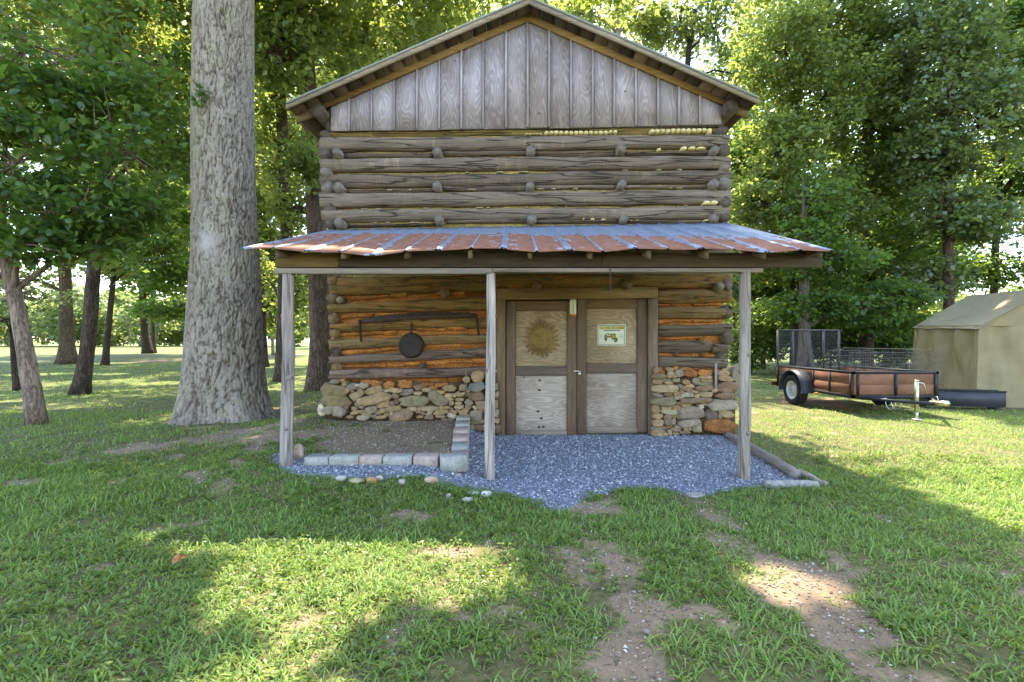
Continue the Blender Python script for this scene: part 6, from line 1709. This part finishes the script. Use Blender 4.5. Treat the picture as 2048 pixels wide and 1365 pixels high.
# ------------------------------------------------------------------ grass, weeds, gravel, pebbles, litter
OAKR = 0.95
def blocked(x, y):
    b = inpoly(x, y, GRAVEL)
    b |= (x > wpt(640, 0)[0] - 0.05) & (x < wpt(1470, 0)[0]) & (y > FY - 0.1) & (y < WY + 6)
    b |= (x + 5.1) ** 2 + (y - 8.6) ** 2 < OAKR ** 2
    b |= (x > -2.3) & (x < -0.4) & (y > 4.95) & (y < 7.3) & (x > -1.9 + 0.3 * np.sin(y * 5))
    b |= (x > 10.0) & (y > 9.7) & (y < 13)
    b |= (x > -2.36) & (x < -0.45) & (y > 4.9) & (y < 5.2)
    return b

def blades(n, xr, yr, ln, wd, seed, mat, name, label, dens_pow=1.0, tuft=6, spread=0.05, lean=(0.25, 1.0), seg=3, cull=True, patch=None):
    r = np.random.default_rng(seed)
    nt = n // tuft
    y = np.sqrt(r.uniform(yr[0] ** 2, yr[1] ** 2, nt)) if cull else r.uniform(yr[0], yr[1], nt)
    x = r.uniform(-1, 1, nt) * (1.12 * y + 1.5) if cull else r.uniform(xr[0], xr[1], nt)
    d = dirt(x, y)
    keep = (r.uniform(0, 1, nt) < np.clip(1.12 - 1.45 * d, 0.035, 1) ** dens_pow) & ~blocked(x, y) & (x > xr[0]) & (x < xr[1])
    keep &= r.uniform(0, 1, nt) < np.clip(0.80 + 0.9 * fbm(x * 1.9, y * 1.9, 0, 63, 3), 0.25, 1)
    x, y, d = x[keep], y[keep], d[keep]
    sz = (0.75 + 0.5 * r.uniform(0, 1, len(x))) * (0.85 + 0.35 * fbm(x * 1.1, y * 1.1, 0, 61, 2)) * (1 - 0.35 * d)
    x = np.repeat(x, tuft) + r.normal(0, spread, len(x) * tuft); y = np.repeat(y, tuft) + r.normal(0, spread, len(y) * tuft)
    sz = np.repeat(sz, tuft)
    ok = ~blocked(x, y)
    x, y, sz = x[ok], y[ok], sz[ok]
    m = len(x)
    z = height(x, y)
    a = r.uniform(0, 2 * np.pi, m)
    l = ln * sz * r.uniform(0.55, 1.25, m); w = wd * r.uniform(0.7, 1.3, m)
    le = r.uniform(lean[0], lean[1], m)
    dx, dy = np.cos(a), np.sin(a)
    sx, sy = -dy, dx
    ts = np.linspace(0, 1, seg + 1)
    rows = []
    for t in ts:
        ang = le * (0.35 + 1.1 * t)
        hz_ = l * t * np.cos(np.clip(ang, 0, 1.65)) if True else 0
        hx = l * t * np.sin(np.clip(ang, 0, 1.65))
        ww = w * (1 - t ** 2.2) * (0.6 + 0.4 * min(1, t * 4 + 0.3))
        cxp, cyp, czp = x + dx * hx, y + dy * hx, z + hz_ - 0.006
        if t < 1:
            rows.append(np.stack([cxp + sx * ww, cyp + sy * ww, czp], 1)); rows.append(np.stack([cxp - sx * ww, cyp - sy * ww, czp], 1))
        else:
            rows.append(np.stack([cxp, cyp, czp], 1))
    nvb = len(rows)
    V = np.stack(rows, 1).reshape(-1, 3)
    base = np.arange(m)[:, None] * nvb
    qs = [base + np.array([[2 * i, 2 * i + 1, 2 * i + 3, 2 * i + 2]]) for i in range(seg - 1)]
    tri = base + np.array([[2 * seg - 2, 2 * seg - 1, 2 * seg]])
    o = obj(name, (V, [np.concatenate(qs), tri]), mat, origin=(0, 5, 0))
    tag(o, label, None, kind="stuff")
    return m

nb = 0
nb += blades(188000, (-9, 9), (1.7, 5.4), 0.088, 0.0044, 201, M_GRASS, "grass", "green crabgrass lawn in front of the barn", 1.0, 9, 0.030, lean=(0.35, 1.35))
nb += blades(76000, (-11, 13), (5.2, 9.5), 0.075, 0.0055, 202, M_GRASS, "lawn_grass", "short lawn grass beside the barn and under the oak", 0.9, 6, 0.06, seg=2)
nb += blades(60000, (-28, 20), (9.3, 24), 0.085, 0.010, 203, M_GRASS, "far_grass", "sunny lawn grass around the trailer and the far trees", 0.9, 6, 0.12, seg=2)
nb += blades(38000, (-9, 9), (1.7, 7.5), 0.08, 0.0026, 204, M_DRY, "dry_grass", "dry straw blades among the lawn", 0.3, 4, 0.05, lean=(0.7, 1.5))

def patch_weeds(x, y, r):
    return (fbm(x * 1.3, y * 1.3, 0, 71, 3) + 0.25 * (x < 0.3) > 0.12)
r9 = np.random.default_rng(9)
n = 6500
y = np.sqrt(r9.uniform(1.7 ** 2, 6.0 ** 2, n)); x = r9.uniform(-1, 1, n) * (1.12 * y + 0.2)
keep = patch_weeds(x, y, r9) & ~blocked(x, y) & (dirt(x, y) < 0.5)
x, y = x[keep], y[keep]
C = np.stack([x, y, height(x, y) + r9.uniform(0.015, 0.055, len(x))], 1)
V, Fc = leaves(C, 0.035, 6, 0.027, 91, 0.35, 1.1, True, filt=False)
tag(obj("weeds", (V, Fc), M_WEED, origin=(0, 4, 0)), "low clover and broad-leaved weeds in the lawn", None, kind="stuff")

def stones(n, samp, size, mat, name, label, seed):
    r = np.random.default_rng(seed)
    x, y = samp(r, n)
    m = len(x)
    z = height(x, y)
    s = size * np.clip(r.lognormal(0, 0.33, m), 0.4, 1.9)
    base = np.array([[1, 0, 0], [0, 1, 0], [-1, 0, 0], [0, -1, 0], [0, 0, 1], [0, 0, -1]], float)
    V = base[None] * (1 + 0.35 * r.standard_normal((m, 6, 1)) * 0.7) + 0.18 * r.standard_normal((m, 6, 3))
    V = V * np.stack([s, s * r.uniform(0.6, 1, m), s * r.uniform(0.4, 0.75, m)], 1)[:, None] * 0.62
    a = r.uniform(0, 2 * np.pi, m); b = r.normal(0, 0.5, m)
    ca, sa, cb, sb = np.cos(a)[:, None], np.sin(a)[:, None], np.cos(b)[:, None], np.sin(b)[:, None]
    X, Y, Z = V[..., 0], V[..., 1], V[..., 2]
    Y, Z = Y * cb - Z * sb, Y * sb + Z * cb
    X, Y = X * ca - Y * sa, X * sa + Y * ca
    V = np.stack([X + x[:, None], Y + y[:, None], Z + (z + s * 0.18)[:, None]], -1).reshape(-1, 3)
    tri = np.array([[0, 1, 4], [1, 2, 4], [2, 3, 4], [3, 0, 4], [1, 0, 5], [2, 1, 5], [3, 2, 5], [0, 3, 5]])
    Fc = (np.arange(m)[:, None, None] * 6 + tri[None]).reshape(-1, 3)
    tag(obj(name, (V, [Fc]), mat, origin=(0, 5, 0)), label, None, kind="stuff")
def in_gravel(r, n):
    x, y = r.uniform(-2.7, 3.2, n), r.uniform(3.9, 7.25, n)
    jx, jy = x + r.normal(0, 0.05, n), y + r.normal(0, 0.05, n)
    k = inpoly(jx, jy, GRAVEL) & (y < FY + 0.06)
    return x[k], y[k]
stones(46000, in_gravel, 0.0175, M_GRAVEL, "gravel", "blue-grey crushed stone gravel under the porch", 301)
def in_dirt(r, n):
    y = np.sqrt(r.uniform(1.7 ** 2, 7.2 ** 2, n)); x = r.uniform(-1, 1, n) * (1.12 * y + 0.2)
    k = (r.uniform(0, 1, n) < dirt(x, y) ** 1.5) & ~inpoly(x, y, GRAVEL) & (y < FY)
    return x[k], y[k]
stones(60000, in_dirt, 0.012, M_PEBBLE, "pebbles", "small tan pebbles and mulch chips on the bare soil", 302)
def spill(r, n):
    x = np.concatenate([r.normal(0.5, 0.16, n // 2), r.normal(1.66, 0.2, n // 2)]); y = r.uniform(2.0, 4.6, n // 2 * 2)
    k = r.uniform(0, 1, len(x)) < np.clip((y - 1.6) / 3.4, 0, 1) ** 1.5
    return x[k], y[k]
stones(1300, spill, 0.013, M_PEBBLE, "scattered_stones", "scattered tan stones in the worn tracks", 303)
# a few fallen leaves
for i, (px, py, c, lab) in enumerate([(205, 941, (0.32, 0.12, 0.05), "reddish fallen leaf on the grass left of the porch"), (357, 1116, (0.36, 0.15, 0.05), "orange fallen leaf on the grass in the left foreground"), (1044, 470, None, ""), (676, 469, None, ""), (104, 1262, None, "")]):
    if c is None: continue
    g = G(px, py, 0.02)
    V, Fc = leaves([(g[0], g[1], float(height(g[0], g[1])) + 0.07)], 0.01, 1, 0.08, 400 + i, 0.2, 1.5, True, filt=False)
    V = V + np.array([(g[0], g[1], float(height(g[0], g[1])) + 0.075)]) - V.mean(0)
    tag(obj("fallen_leaf", (V, Fc), M_CLAY, None, c), lab, "leaf", "fallen leaves on the lawn")
print("leaf verts", NLEAF[0], "blades", nb)
